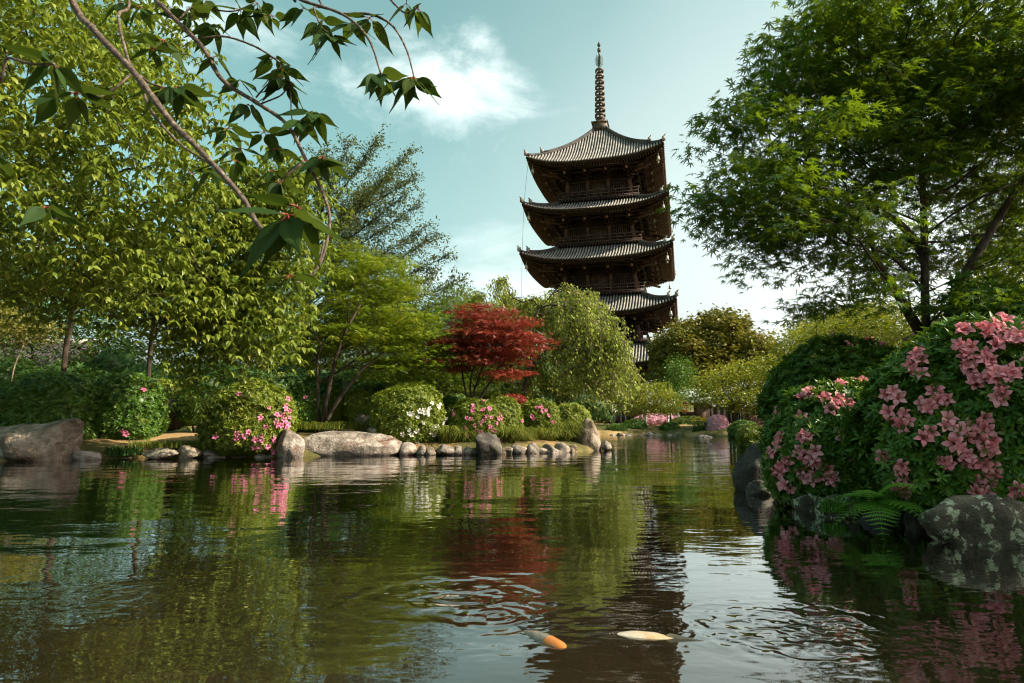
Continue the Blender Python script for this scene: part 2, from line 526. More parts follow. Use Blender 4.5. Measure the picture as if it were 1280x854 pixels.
# leaf templates: axis +Y, normal +Z, unit length
T_SIMPLE = (np.array([[0, 0, 0], [0.26, 0.42, 0.07], [0, 1, -0.12], [-0.26, 0.42, 0.07]]), np.array([[0, 1, 2], [0, 2, 3]]))
T_NARROW = (np.array([[0, 0, 0], [0.17, 0.45, 0.05], [0, 1, -0.10], [-0.17, 0.45, 0.05]]), np.array([[0, 1, 2], [0, 2, 3]]))
T_CHERRY = (np.array([[0, 0, 0], [0, 0.36, -0.01], [0, 0.72, -0.09], [0, 1.12, -0.30], [-0.20, 0.22, 0.05], [-0.23, 0.58, 0.01], [0.20, 0.22, 0.05], [0.23, 0.58, 0.01], [-0.08, 0.90, -0.17], [0.08, 0.90, -0.17]]),
            np.array([[0, 6, 1], [0, 1, 4], [1, 6, 7], [1, 7, 2], [1, 2, 5], [1, 5, 4], [2, 7, 9], [2, 9, 3], [2, 3, 8], [2, 8, 5]]))
T_AZALEA = (np.array([[0, 0, 0], [0.13, 0.3, 0.05], [0.15, 0.65, 0.02], [0, 1, -0.10], [-0.15, 0.65, 0.02], [-0.13, 0.3, 0.05], [0, 0.5, -0.03]]),
            np.array([[0, 1, 6], [1, 2, 6], [2, 3, 6], [3, 4, 6], [4, 5, 6], [5, 0, 6]]))


def maple_template():
    V = [[0, 0, 0]]
    lob = [(-125, 0.38), (-82, 0.66), (-40, 0.88), (0, 1.0), (40, 0.88), (82, 0.66), (125, 0.38)]
    F = []
    for a, l in lob:
        for da, rr, z in ((-19, 0.30, 0.03), (-7, 0.62, 0.0), (0, 1.0, -0.12), (7, 0.62, 0.0), (19, 0.30, 0.03)):
            q = R(a + da)
            V.append([math.sin(q) * l * rr if abs(da) < 19 else math.sin(q) * 0.26, math.cos(q) * l * rr if abs(da) < 19 else math.cos(q) * 0.26, z])
        b = len(V) - 5
        F += [[0, b + 1, b], [0, b + 3, b + 1], [1 * b + 1, b + 3, b + 2], [0, b + 4, b + 3]]
    return np.array(V), np.array(F)


T_MAPLE = maple_template()
T_STAR = (np.array([[0, 0, 0], [0.11, 0.22, 0.02], [0, 1, -0.1], [-0.11, 0.22, 0.02], [0.62, 0.62, -0.06], [0.24, 0.06, 0.02], [-0.62, 0.62, -0.06], [-0.24, 0.06, 0.02]]),
          np.array([[0, 1, 2], [0, 2, 3], [0, 5, 4], [0, 4, 1], [0, 3, 6], [0, 6, 7]]))


# ------------------------------------------------------------------ trees
def grow(trunk, attr, bf=0.35, step=0.35, first=None, droop=0.0, wob=0.06):
    """balanced spanning tree from the trunk polyline to the crown points"""
    trunk = np.asarray(trunk, float)
    cap = len(trunk) + len(attr) * 24 + 10
    P = np.zeros((cap, 3))
    par = np.full(cap, -1)
    path = np.zeros(cap)
    n = len(trunk)
    P[:n] = trunk
    for i in range(1, n):
        par[i] = i - 1
        path[i] = path[i - 1] + np.linalg.norm(trunk[i] - trunk[i - 1])
    lo = int(n * 0.55) if first is None else first
    top = trunk[-1]
    order = np.argsort(np.linalg.norm(attr - top, axis=1))
    tips = []
    for k in order:
        a = attr[k]
        d = np.linalg.norm(P[lo:n] - a, axis=1)
        j = lo + int(np.argmin(d + bf * path[lo:n]))
        dist = np.linalg.norm(a - P[j])
        m = max(1, min(20, int(dist / step)))
        prev = j
        p0 = P[j].copy()
        side = RNG.normal(size=3) * wob * dist
        for q in range(1, m + 1):
            t = q / m
            x = p0 + (a - p0) * t + side * math.sin(math.pi * t) + np.array([0, 0, (0.10 - droop) * dist * math.sin(math.pi * t)])
            P[n] = x
            par[n] = prev
            path[n] = path[prev] + np.linalg.norm(x - P[prev])
            prev = n
            n += 1
        tips.append(n - 1)
    return P[:n], par[:n], np.array(tips), order


def radii(P, par, r_tip, r_base, ex=2.4):
    n = len(P)
    s = np.zeros(n)
    ch = np.zeros(n, int)
    for i in range(n - 1, -1, -1):
        if ch[i] == 0:
            s[i] = 1.0
        if par[i] >= 0:
            s[par[i]] += s[i]
            ch[par[i]] += 1
    r = r_tip * s ** (1 / ex)
    return np.minimum(r * 1.0, r_base) if r[0] <= r_base * 1.02 else r_tip + (r - r_tip) * (r_base - r_tip) / (r[0] - r_tip)


def chains(P, par, r):
    n = len(P)
    kids = [[] for _ in range(n)]
    for i in range(1, n):
        if par[i] >= 0:
            kids[par[i]].append(i)
    starts = [(0, None)]
    out = []
    while starts:
        s, p = starts.pop()
        c = [s] if p is None else [p, s]
        i = s
        while kids[i]:
            ks = sorted(kids[i], key=lambda q: -r[q])
            for q in ks[1:]:
                starts.append((q, i))
            i = ks[0]
            c.append(i)
        out.append(c)
    return out


def limbs(root, P, par, r, mat, n_limb=8, sides=(9, 6, 4), twig_name='twigs'):
    cs = chains(P, par, r)
    cs.sort(key=lambda c: -r[c[1]] if len(c) > 1 else 0)
    mb = MB()
    for k, c in enumerate(cs):
        if len(c) < 2:
            continue
        rr = r[c].copy()
        if k and len(rr) > 1:
            rr[0] = rr[1]
        V, F = tube(P[c], rr, sides[0] if k == 0 else sides[1] if k <= n_limb else sides[2], k <= n_limb)
        if k == 0:
            link('trunk', mesh_data('trunk', V, F, mat, True), root)
        elif k <= n_limb:
            link('limb', mesh_data('limb', V, F, mat, True), root)
        else:
            mb.add(V, F)
    if mb.n:
        o = mb.obj(twig_name, mat, root, True)
        stuff(o)


def blob_points(blobs, n, shell=0.55, mind=0.0):
    """points in a union of ellipsoids (cx,cy,cz,rx,ry,rz), denser towards the outside"""
    B = np.array(blobs, float)
    vol = (B[:, 3] * B[:, 4] * B[:, 5]) ** 0.75
    out = []
    tries = 0
    while len(out) < n and tries < n * 40:
        tries += 1
        b = B[RNG.choice(len(B), p=vol / vol.sum())]
        d = unit(RNG.normal(size=3))
        rr = shell + (1 - shell) * RNG.random() ** 0.5
        p = b[:3] + d * rr * b[3:]
        if mind and out and np.min(np.linalg.norm(np.array(out) - p, axis=1)) < mind:
            continue
        out.append(p)
    return np.array(out)


def foliage_pads(root, centers, per, rpad, thick, size, mat, tmpl, tilt=0.35, out_c=None, droop=0.25, n_parts=0, part='leaf', part_tints=(0.2, 0.5, 0.8), name='foliage', jit=0.3):
    """flat layered sprays of leaves round each branch tip"""
    n = len(centers) * per
    c = np.repeat(centers, per, 0)
    a = RNG.random(n) * 2 * np.pi
    q = np.sqrt(RNG.random(n)) * rpad * RNG.uniform(0.7, 1.25, n)
    off = np.stack([np.cos(a) * q, np.sin(a) * q, RNG.normal(size=n) * thick - 0.25 * droop * q], 1)
    pos = c + off
    nrm = np.stack([RNG.normal(size=n) * tilt, RNG.normal(size=n) * tilt, np.ones(n)], 1)
    ax = np.stack([np.cos(a + RNG.normal(size=n) * 0.7), np.sin(a + RNG.normal(size=n) * 0.7), -droop + RNG.normal(size=n) * 0.25], 1)
    sc = size * RNG.uniform(1 - jit, 1 + jit, n)
    tint = np.clip(np.repeat(RNG.normal(0.45, 0.16, len(centers)), per) + RNG.normal(size=n) * 0.16, 0, 1)
    leaf_objs(root, pos, frames(ax, nrm), sc, tint, mat, tmpl, n_parts, part, part_tints, name)


def leaf_objs(root, pos, rot, sc, tint, mat, tmpl, n_parts=0, part='leaf', part_tints=(0.2, 0.5, 0.8), name='foliage'):
    keep = np.ones(len(pos), bool)
    if n_parts:
        d = np.linalg.norm(pos - np.array([0, 0, CAM_H]), axis=1) / sc
        px = 640 + FPX * pos[:, 0] / np.maximum(pos[:, 1], 0.1)
        b = (pos[:, 2] - CAM_H) / np.maximum(pos[:, 1], 0.1)
        py = 427 - FPX * np.tan(np.arctan(b) - TH)
        d = d + 1e4 * ((px < 8) | (px > 1272) | (py < 8) | (py > 846) | (pos[:, 1] < 0.3))
        idx = np.argsort(d)[:n_parts]
        keep[idx] = False
        tm = [mesh_data(part, tmpl[0], tmpl[1], mat, False, np.full(len(tmpl[0]), t)) for t in part_tints]
        base = root.matrix_world.translation if False else Vector(root.location)
        for q, i in enumerate(idx):
            m = Matrix([[*(rot[i][0] * sc[i]), pos[i][0] - base.x], [*(rot[i][1] * sc[i]), pos[i][1] - base.y], [*(rot[i][2] * sc[i]), pos[i][2] - base.z], [0, 0, 0, 1]])
            o = bpy.data.objects.new(part, tm[q % len(tm)])
            COL.objects.link(o)
            o.parent = root
            o.matrix_local = m
    V, F, t = stamp(tmpl[0], tmpl[1], pos[keep], rot[keep], sc[keep], tint[keep])
    V = V - np.array(root.location)
    o = link(name, mesh_data(name, V, F, mat, False, t), root)
    stuff(o)
    return o


def tree(name, label, cat, base, trunk_pts, attr, r_base, r_tip, bark, leaf_fn, bf=0.35, step=0.35, first=None, n_limb=8, group=None, droop=0.0, wob=0.06):
    root = thing(name, label, cat, base, group)
    base = np.asarray(base, float)
    P, par, tips, order = grow(smooth_path(trunk_pts, 4), attr, bf, step, first, droop, wob)
    r = radii(P, par, r_tip, r_base)
    limbs(root, P - base, par, r, bark, n_limb)
    leaf_fn(root, P, tips, par)
    return root


# ================================================================== THE SETTING
POND = np.array([(-4.4, -2.2), (-6.5, 3), (-9.6, 8), (-12.0, 12.0)] +
                [tuple(onz(x, y)[:2]) for x, y in ((0, 577), (95, 575), (180, 572), (262, 572), (380, 571), (500, 569), (600, 568.5), (700, 566), (747, 563.5))] +
                [(2.2, 20.5), (2.4, 25), (3.6, 31), (4.6, 37.5), (9.0, 38.5), (11.4, 34), (11.2, 29), (8.6, 22), (6.2, 16), (4.0, 10.5)] +
                [tuple(onz(x, y)[:2]) for x, y in ((928, 600), (985, 610), (1010, 632), (1138, 642), (1168, 660), (1290, 664))] + [(5.6, 3.6), (6.5, -2.2)])


def signed_dist(Q):
    """distance to the pond's edge, positive on land"""
    A = POND
    B = np.roll(POND, -1, 0)
    best = np.full(len(Q), 1e9)
    inside = np.zeros(len(Q), bool)
    for a, b in zip(A, B):
        e = b - a
        t = np.clip(((Q - a) @ e) / (e @ e), 0, 1)
        best = np.minimum(best, np.linalg.norm(Q - a - t[:, None] * e, axis=1))
        c = (a[1] > Q[:, 1]) != (b[1] > Q[:, 1])
        x = a[0] + (Q[:, 1] - a[1]) / (b[1] - a[1] + 1e-12) * (b[0] - a[0])
        inside ^= c & (Q[:, 0] < x)
    return np.where(inside, -best, best)


def ground_z(Q):
    Q = np.atleast_2d(np.asarray(Q, float))[:, :2]
    s = signed_dist(Q)
    z = np.interp(s, [-1.5, -0.5, -0.05, 0.12, 0.5, 1.5, 4, 12], [-0.9, -0.6, -0.12, 0.10, 0.26, 0.44, 0.56, 0.62])
    p3 = np.concatenate([Q, np.zeros((len(Q), 1))], 1)
    return z + fbm(p3, 0.9, 3) * 0.05 * np.clip(s, 0, 1)


def gz(x, y):
    return float(ground_z([[x, y]])[0])


def build_ground():
    def axis(lo, hi, st, far):
        a = list(np.arange(lo, hi + 1e-6, st))
        s, x = st, hi
        while x < far:
            s *= 1.35
            x += s
            a.append(x)
        s, x = st, lo
        pre = []
        while x > -far:
            s *= 1.35
            x -= s
            pre.append(x)
        return np.array(pre[::-1] + a)
    xs, ys = axis(-16, 16, 0.2, 900), axis(-4, 42, 0.2, 900)
    X, Y = np.meshgrid(xs, ys)
    Q = np.stack([X.ravel(), Y.ravel()], 1)
    V = np.concatenate([Q, ground_z(Q)[:, None]], 1)
    w, h = len(xs), len(ys)
    i = (np.arange(h - 1)[:, None] * w + np.arange(w - 1)[None]).ravel()
    F = np.stack([i, i + 1, i + w + 1, i + w], 1)
    o = mobj('ground', V, F, M['soil'], smooth=True)
    o['kind'] = 'structure'


build_ground()


def water_mat():
    m, nt = new_mat('pond_water')
    geo = N(nt, 'ShaderNodeNewGeometry')
    pos = geo.outputs['Position']

    def wave(scale, amp, stretch=(1, 1, 1), detail=2, dist=0.0, off=0.0):
        mp = N(nt, 'ShaderNodeMapping')
        mp.inputs['Scale'].default_value = stretch
        mp.inputs['Location'].default_value = (off, off, 0)
        L(nt, pos, mp.inputs[0])
        n = noise_tex(nt, mp.outputs[0], scale, detail, 0.5, dist)
        return math_n(nt, 'MULTIPLY', math_n(nt, 'SUBTRACT', n.outputs[0], 0.5), amp)
    h = wave(0.55, 0.022, (1, 1.3, 1), 2)
    h = math_n(nt, 'ADD', h, wave(2.2, 0.0042, (0.75, 1.5, 1), 2, 0.4, 3))
    h = math_n(nt, 'ADD', h, wave(8.5, 0.0013, (0.6, 1.5, 1), 2, 0.2, 9))

    h = math_n(nt, 'ADD', h, wave(1.7, 0.0065, (0.22, 1.0, 1), 2, 0.3, 17))

    def rings(c, amp, wl, r0, squash=1.0, seed=0.0):
        sub = N(nt, 'ShaderNodeVectorMath', operation='SUBTRACT')
        L(nt, pos, sub.inputs[0])
        sub.inputs[1].default_value = (c[0], c[1], 0)
        scl = N(nt, 'ShaderNodeVectorMath', operation='MULTIPLY')
        L(nt, sub.outputs[0], scl.inputs[0])
        scl.inputs[1].default_value = (1, squash, 0)
        ln = N(nt, 'ShaderNodeVectorMath', operation='LENGTH')
        L(nt, scl.outputs[0], ln.inputs[0])
        nz = noise_tex(nt, pos, 3.5 + seed, 2)
        r = math_n(nt, 'ADD', ln.outputs['Value'], math_n(nt, 'MULTIPLY', nz.outputs[0], wl * 2.2))
        s = math_n(nt, 'SINE', math_n(nt, 'MULTIPLY', r, 2 * math.pi / wl))
        g = math_n(nt, 'DIVIDE', ln.outputs['Value'], r0)
        g = math_n(nt, 'EXPONENT', math_n(nt, 'MULTIPLY', math_n(nt, 'MULTIPLY', g, g), -1.0))
        return math_n(nt, 'MULTIPLY', math_n(nt, 'MULTIPLY', s, g), amp)
    for px, py, amp, wl, r0, sq, sd in ((620, 768, 0.0011, 0.07, 0.17, 1.2, 0), (570, 748, 0.0030, 0.21, 0.42, 1.2, 1), (965, 806, 0.0010, 0.09, 0.20, 1.2, 2), (1000, 785, 0.0026, 0.23, 0.36, 1.3, 3), (150, 745, 0.0008, 0.12, 0.25, 1.0, 5)):
        h = math_n(nt, 'ADD', h, rings(onz(px, py), amp, wl, r0, sq, sd))
    b = N(nt, 'ShaderNodeBump')
    b.inputs['Strength'].default_value = 1.0
    b.inputs['Distance'].default_value = 1.0
    L(nt, h, b.inputs['Height'])
    fr = N(nt, 'ShaderNodeFresnel')
    fr.inputs['IOR'].default_value = 1.33
    L(nt, b.outputs[0], fr.inputs['Normal'])
    gl = N(nt, 'ShaderNodeBsdfGlossy')
    gl.inputs['Roughness'].default_value = 0.015
    L(nt, b.outputs[0], gl.inputs['Normal'])
    di = N(nt, 'ShaderNodeBsdfDiffuse')
    nzc = noise_tex(nt, pos, 1.3, 4)
    L(nt, ramp(nt, nzc.outputs[0], [(0.35, (0.026, 0.020, 0.010)), (0.65, (0.036, 0.028, 0.014))]), di.inputs['Color'])
    tr = N(nt, 'ShaderNodeBsdfTransparent')
    tr.inputs['Color'].default_value = (0.92, 0.86, 0.70, 1)
    under = N(nt, 'ShaderNodeMixShader')
    under.inputs[0].default_value = 0.55
    L(nt, tr.outputs[0], under.inputs[1])
    L(nt, di.outputs[0], under.inputs[2])
    mx = N(nt, 'ShaderNodeMixShader')
    L(nt, math_n(nt, 'MULTIPLY', fr.outputs[0], 2.5, True), mx.inputs[0])
    L(nt, under.outputs[0], mx.inputs[1])
    L(nt, gl.outputs[0], mx.inputs[2])
    o = N(nt, 'ShaderNodeOutputMaterial')
    L(nt, mx.outputs[0], o.inputs[0])
    return m


M['water'] = water_mat()
_c = POND.mean(0)
_e = (POND - _c)
_out = POND + 0.25 * _e / np.linalg.norm(_e, axis=1)[:, None]
bmw = bmesh.new()
_vs = [bmw.verts.new((x, y, 0.0)) for x, y in _out]
_f = bmw.faces.new(_vs)
_f.normal_update()
if _f.normal.z < 0:
    _f.normal_flip()
bmesh.ops.triangulate(bmw, faces=[_f])
mew = bpy.data.meshes.new('pond_water')
bmw.to_mesh(mew)
mew.materials.append(M['water'])
pw = link('pond_water', mew)
pw['kind'] = 'structure'


# ------------------------------------------------------------------ pagoda
PG_ROT = -0.258
PGX, PGY = 12.49, 85.88
PG = thing('pagoda', 'tall dark wooden five storey pagoda with grey tiled roofs and bronze spire', 'pagoda', (PGX, PGY, 0.5), None, PG_ROT)
PZ = 0.5
FACES = [np.array([[math.cos(k * math.pi / 2), -math.sin(k * math.pi / 2), 0], [math.sin(k * math.pi / 2), math.cos(k * math.pi / 2), 0], [0, 0, 1]]) for k in range(4)]


def roof_surface(x, d, A, B, zm, zt, up):
    """height of the tiled slope at lateral x, distance d in from the eave"""
    v = d / (A - B)
    half = A - d
    u = np.clip(np.abs(x) / np.maximum(half, 0.3), 0, 1)
    return zm + (zt - zm) * (0.60 * v + 0.40 * v ** 2) + up * u ** 3.2 * (1 - v) ** 1.6


def pagoda_roof(A, B, zm, zt, up, body, pitch=0.36):
    root = link('roof', None, PG)
    root.empty_display_size = 0.2
    pan, rolls, wood, raf = MB(), MB(), MB(), MB()
    for Rk in FACES:
        us = np.sin(np.linspace(-1, 1, 27) * math.pi / 2)
        vs = np.linspace(0, 1, 9)
        g = []
        for v in vs:
            d = v * (A - B)
            x = us * (A - d)
            g.append(np.stack([x, np.full_like(x, -(A - d)), roof_surface(x, d, A, B, zm, zt, up)], 1))
        G = np.array(g).reshape(-1, 3)
        w = len(us)
        i = (np.arange(len(vs) - 1)[:, None] * w + np.arange(w - 1)[None]).ravel()
        pan.add(G @ Rk.T, np.stack([i, i + 1, i + w + 1, i + w], 1))
        # round tile rolls running down the slope
        for x in np.arange(-A + 0.12, A - 0.1, pitch):
            dm = min(A - abs(x), A - B)
            if dm < 0.25:
                continue
            d = np.linspace(-0.06, dm, max(3, int(dm / 0.9) + 2))
            z = roof_surface(np.full_like(d, x), np.maximum(d, 0), A, B, zm, zt, up) + 0.06
            P = np.stack([np.full_like(d, x), -(A - d), z], 1)
            V, F = tube(P @ Rk.T, 0.105, 6, True)
            rolls.add(V, F)
        # eave edge board and soffit
        e = np.stack([us * A, np.full(w, -A), zm + up * np.abs(us) ** 3.2 - 0.02], 1)
        e2 = e - np.array([0, -0.10, 0.30])
        mid = np.stack([us * (A - 2.4), np.full(w, -(A - 2.4)), zm + 0.35 + up * 0.55 * np.abs(us) ** 3.2], 1)
        inn = np.stack([us * body, np.full(w, -body), np.full(w, zm + 1.05)], 1)
        S = np.concatenate([e, e2, mid, inn])
        j = np.arange(w - 1)
        wood.add(S @ Rk.T, np.concatenate([np.stack([k * w + j, (k + 1) * w + j, (k + 1) * w + j + 1, k * w + j + 1], 1) for k in range(3)]))
        # two tiers of rafters
        for x in np.arange(-A + 0.3, A - 0.2, 0.34):
            u = x / A
            z0 = zm + up * abs(u) ** 3.2 - 0.40
            y1 = max(abs(x), A - 2.6)
            z1 = zm + 0.25 + up * 0.55 * min(1, abs(x) / (A - 2.4)) ** 3.2 - 0.13
            if A - 0.2 - y1 > 0.15:
                V, F = tube(np.array([[x, -(A - 0.18), z0], [x, -y1, z0 + (z1 - z0) * (A - y1) / 2.6]]) @ Rk.T, 0.085, 4)
                raf.add(V, F)
            if abs(x) < A - 2.2:
                y2 = max(abs(x), body + 0.2)
                z3 = zm + 0.02 + up * 0.5 * min(1, abs(x) / (A - 2.2)) ** 3.2
                V, F = tube(np.array([[x, -(A - 2.1), z3], [x, -y2, zm + 0.8]]) @ Rk.T, 0.095, 4)
                raf.add(V, F)
    stuff(pan.obj('tile_bed', M['tile_pan'], root))
    stuff(rolls.obj('tile_rolls', M['tile'], root, True))
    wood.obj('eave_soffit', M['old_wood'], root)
    stuff(raf.obj('rafters', M['worn_wood'], root))
    # hip ridges, corner ornaments and wind bells
    for Rk in FACES:
        h = MB()
        d = np.linspace(0.0, A - B, 14)
        P = np.stack([(A - d), -(A - d), roof_surface(A - d, d, A, B, zm, zt, up) + 0.16], 1)
        P[0, 2] += 0.12
        h.tube(P @ Rk.T, 0.20, 8)
        q = P[3:]
        h.tube((q + np.array([0, 0, 0.22])) @ Rk.T, 0.19, 8)
        h.obj('hip_ridge', M['tile_pan'], root, True)
        for pt in (P[0], P[3] + np.array([0.05, -0.05, 0.26])):
            f = MB()
            f.box(pt + np.array([0, 0, 0.12]), (0.20, 0.20, 0.24))
            f.tube([pt + np.array([0, 0, 0.3]), pt + np.array([0.10, -0.10, 0.48]), pt + np.array([0.24, -0.24, 0.60])], [0.13, 0.10, 0.05], 6)
            V, F = f.arrays()
            link('ridge_end_tile', mesh_data('ridge_end_tile', V @ Rk.T, F, M['tile']), root)
        c = np.array([(A - 0.75), -(A - 0.75), zm + up * 0.7 - 0.55])
        bl = MB()
        bl.tube([c, c - np.array([0, 0, 0.55])], 0.03, 5)
        bl.lathe([(0.03, -0.5), (0.14, -0.55), (0.17, -0.85), (0.24, -1.05), (0.20, -1.05), (0.0, -0.9)], 12, c)
        bl.box(c - np.array([0, 0, 1.35]), (0.09, 0.012, 0.12))
        V, F = bl.arrays()
        link('wind_bell', mesh_data('wind_bell', V @ Rk.T, F, M['bell_metal']), root)
        cb = MB()
        cb.tube(np.array([[A - 0.35, -(A - 0.35), zm + up * 0.82 - 0.45], [A - 2.3, -(A - 2.3), zm + up * 0.38 - 0.2], [body, -body, zm + 0.62]]) @ Rk.T, 0.17, 4)
        cb.obj('corner_rafter', M['old_wood'], root)
    return root


def pagoda_storey(k, zf, zm, half, bal):
    root = link('storey', None, PG)
    root.empty_display_size = 0.2
    top = zm + 1.0
    wb = MB()
    wb.box((0, 0, (zf + top) / 2), (half, half, (top - zf) / 2))
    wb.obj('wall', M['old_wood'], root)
    cm = MB()
    cm.lathe([(0.0, 0.0), (0.27, 0.0), (0.27, top - zf), (0.0, top - zf)], 12)
    V, F = cm.arrays()
    col_me = mesh_data('column', V, F, M['worn_wood'], True)
    nx = np.linspace(-1, 1, 4)
    for Rk in FACES:
        for x in nx[:-1]:
            p = Rk @ np.array([x * half, -half - 0.08, zf])
            link('column', col_me, root, p)
    # door leaf and lattice panels on each face
    for fi, Rk in enumerate(FACES):
        dm = MB()
        bw = half / 3 - 0.35
        dm.box((0, -half - 0.06, zf + (zm - zf) * 0.36), (bw, 0.05, (zm - zf) * 0.30))
        V, F = dm.arrays()
        link('door', mesh_data('door', V @ Rk.T, F, M['worn_wood']), root)
        for sx in (-1, 1):
            lm = MB()
            for q in np.linspace(-1, 1, 9):
                lm.box((sx * half * 0.667 + q * (bw - 0.05), -half - 0.05, zf + (zm - zf) * 0.40), (0.045, 0.045, (zm - zf) * 0.18))
            V, F = lm.arrays()
            link('lattice_window', mesh_data('lattice_window', V @ Rk.T, F, M['worn_wood']), root)
        tm = MB()
        tm.box((0, -half - 0.14, zf + (zm - zf) * 0.70), (half + 0.3, 0.12, 0.16))
        tm.box((0, -half - 0.14, zf + 0.2), (half + 0.3, 0.12, 0.14))
        tm.box((0, -half - 1.15, zm - 0.02), (half + 1.3, 0.13, 0.14))
        tm.box((0, -half - 2.05, zm + 0.16), (half + 2.15, 0.13, 0.14))
        V, F = tm.arrays()
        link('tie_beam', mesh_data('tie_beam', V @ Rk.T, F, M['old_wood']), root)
    # stepped bracket sets under the eave
    b = MB()
    for st, (yy, zz) in enumerate(((0.35, -1.25), (0.85, -0.85), (1.45, -0.45), (2.05, -0.12))):
        b.box((0, -yy * 0.5, zz), (0.13, yy * 0.5 + 0.18, 0.14))
        b.box((0, -yy, zz + 0.16), (0.62 - 0.06 * st, 0.12, 0.10))
        for q in (-1, 0, 1):
            b.box((q * (0.5 - 0.05 * st), -yy, zz + 0.30), (0.12, 0.13, 0.09))
    b.tube([(0, -0.2, -0.25), (0, -1.6, -0.62), (0, -2.75, -0.98)], [0.14, 0.14, 0.13], 4)
    bV, bF = b.arrays()
    b_me = [mesh_data('bracket', bV @ Rk.T, bF, M['old_wood']) for Rk in FACES]
    n_me = []
    for bx in (((0, -2.86, -1.0), (0.14, 0.10, 0.15)), ((0, -2.22, -0.1), (0.15, 0.06, 0.13))):
        nV, nF = MB().box(*bx).arrays()
        n_me.append([mesh_data('bracket_end', nV @ Rk.T, nF, M['pale_end']) for Rk in FACES])
    for fi, Rk in enumerate(FACES):
        for x in nx:
            p = Rk @ np.array([x * (half - 0.05), -half - 0.1, zm + 0.35])
            br = link('bracket', b_me[fi], root, p)
            for nm_ in n_me:
                link('bracket_end', nm_[fi], root, p)
        dg = MB()
        for st, (yy, zz) in enumerate(((0.7, -1.2), (1.3, -0.8), (2.0, -0.4), (2.9, -0.95))):
            dg.tube([(half - 0.1, -half + 0.1, zm + 0.35 + zz * 0.6), (half + yy, -half - yy, zm + 0.35 + zz)], 0.19, 4)
        V, F = dg.arrays()
        link('corner_bracket', mesh_data('corner_bracket', V @ Rk.T, F, M['worn_wood']), root)
    if bal:
        fl = MB()
        fl.box((0, 0, zf - 0.10), (bal + 0.12, bal + 0.12, 0.10))
        fl.box((0, 0, zf - 0.62), (bal - 0.7, bal - 0.7, 0.42))
        fl.obj('balcony_floor', M['old_wood'], root)
        for Rk in FACES:
            rl = MB()
            for zz, hh in ((0.12, 0.06), (0.52, 0.045), (0.95, 0.06)):
                rl.box((0, -bal, zf + zz), (bal + (0.28 if zz > 0.9 else 0.02), 0.06, hh))
            for x in np.linspace(-bal, bal, 12):
                rl.box((x, -bal, zf + 0.5), (0.05, 0.05, 0.44))
            V, F = rl.arrays()
            link('railing', mesh_data('railing', V @ Rk.T, F, M['worn_wood']), root)
        su = MB()
        for x in np.linspace(-bal + 0.3, bal - 0.3, 26):
            su.box((x, -bal + 0.15, zf - 0.28), (0.07, 0.3, 0.07))
            su.box((x, bal - 0.15, zf - 0.28), (0.07, 0.3, 0.07))
            su.box((bal - 0.15, x, zf - 0.28), (0.3, 0.07, 0.07))
            su.box((-bal + 0.15, x, zf - 0.28), (0.3, 0.07, 0.07))
        stuff(su.obj('balcony_joists', M['worn_wood'], root))


M['pale_end'] = surf_mat('pale_end', [(0.3, (0.16, 0.11, 0.075)), (0.7, (0.26, 0.19, 0.14))], 3, 0.8, 0.2, 0.0)
UP = 1.35
corner = [8.95, 15.35, 22.15, 28.65, 35.1]
halfA = [9.85, 9.68, 9.48, 9.2, 8.75]
body = [4.85, 4.65, 4.45, 4.25, 4.05]
bal = [0, 5.95, 5.75, 5.5, 5.25]
floor_z = [1.0, 11.0, 17.25, 23.9, 30.0]
for k in range(5):
    zm = corner[k] - UP - PZ
    zf = floor_z[k] - PZ
    if k < 4:
        pagoda_roof(halfA[k], body[k + 1] + 0.9, zm, floor_z[k + 1] - PZ - 0.45, UP, body[k])
    else:
        pagoda_roof(halfA[k], 0.85, zm, 41.2 - PZ, UP, body[k])
    pagoda_storey(k, zf, zm, body[k], bal[k])
pod = MB()
pod.box((0, 0, 0.22), (7.6, 7.6, 0.28))
pod.obj('podium', M['stone'], PG)
# spire
sp = link('spire', None, PG)


def sz(q):
    return 41.4 + (800 - q) / 765 * 13.9 - PZ


m_ = MB()
m_.box((0, 0, sz(775) - 0.05), (1.02, 1.02, 0.50))
m_.box((0, 0, sz(742)), (1.16, 1.16, 0.10))
m_.obj('spire_base', M['bronze'], sp)
m_ = MB()
m_.lathe([(0.0, sz(740)), (0.85, sz(740)), (0.80, sz(728)), (0.50, sz(712)), (0.42, sz(708)), (0.62, sz(700)), (0.70, sz(690)), (0.3, sz(688)), (0.0, sz(688))], 20)
m_.obj('inverted_bowl', M['bronze'], sp, True)
m_ = MB()
m_.lathe([(0.20, sz(700)), (0.20, sz(640)), (0.15, sz(300)), (0.10, sz(150)), (0.06, sz(90)), (0.0, sz(90))], 12)
m_.obj('pole', M['bronze'], sp, True)
for k in range(9):
    q = 668 - k * 46.5
    rr = 0.76 - 0.020 * k
    z = sz(q)
    m_ = MB()
    m_.lathe([(rr - 0.10, z - 0.21), (rr, z - 0.19), (rr + 0.02, z), (rr, z + 0.17), (rr - 0.10, z + 0.19), (rr - 0.10, z - 0.21)], 24)
    m_.lathe([(0.18, z - 0.42), (0.34, z - 0.36), (0.34, z - 0.22), (0.18, z - 0.18)], 12)
    for a in range(8):
        c, s = math.cos(a * math.pi / 4), math.sin(a * math.pi / 4)
        m_.tube([(0.2 * c, 0.2 * s, z - 0.28), (rr * c, rr * s, z - 0.24)], 0.055, 4)
    m_.obj('ring', M['bronze'], sp, True)
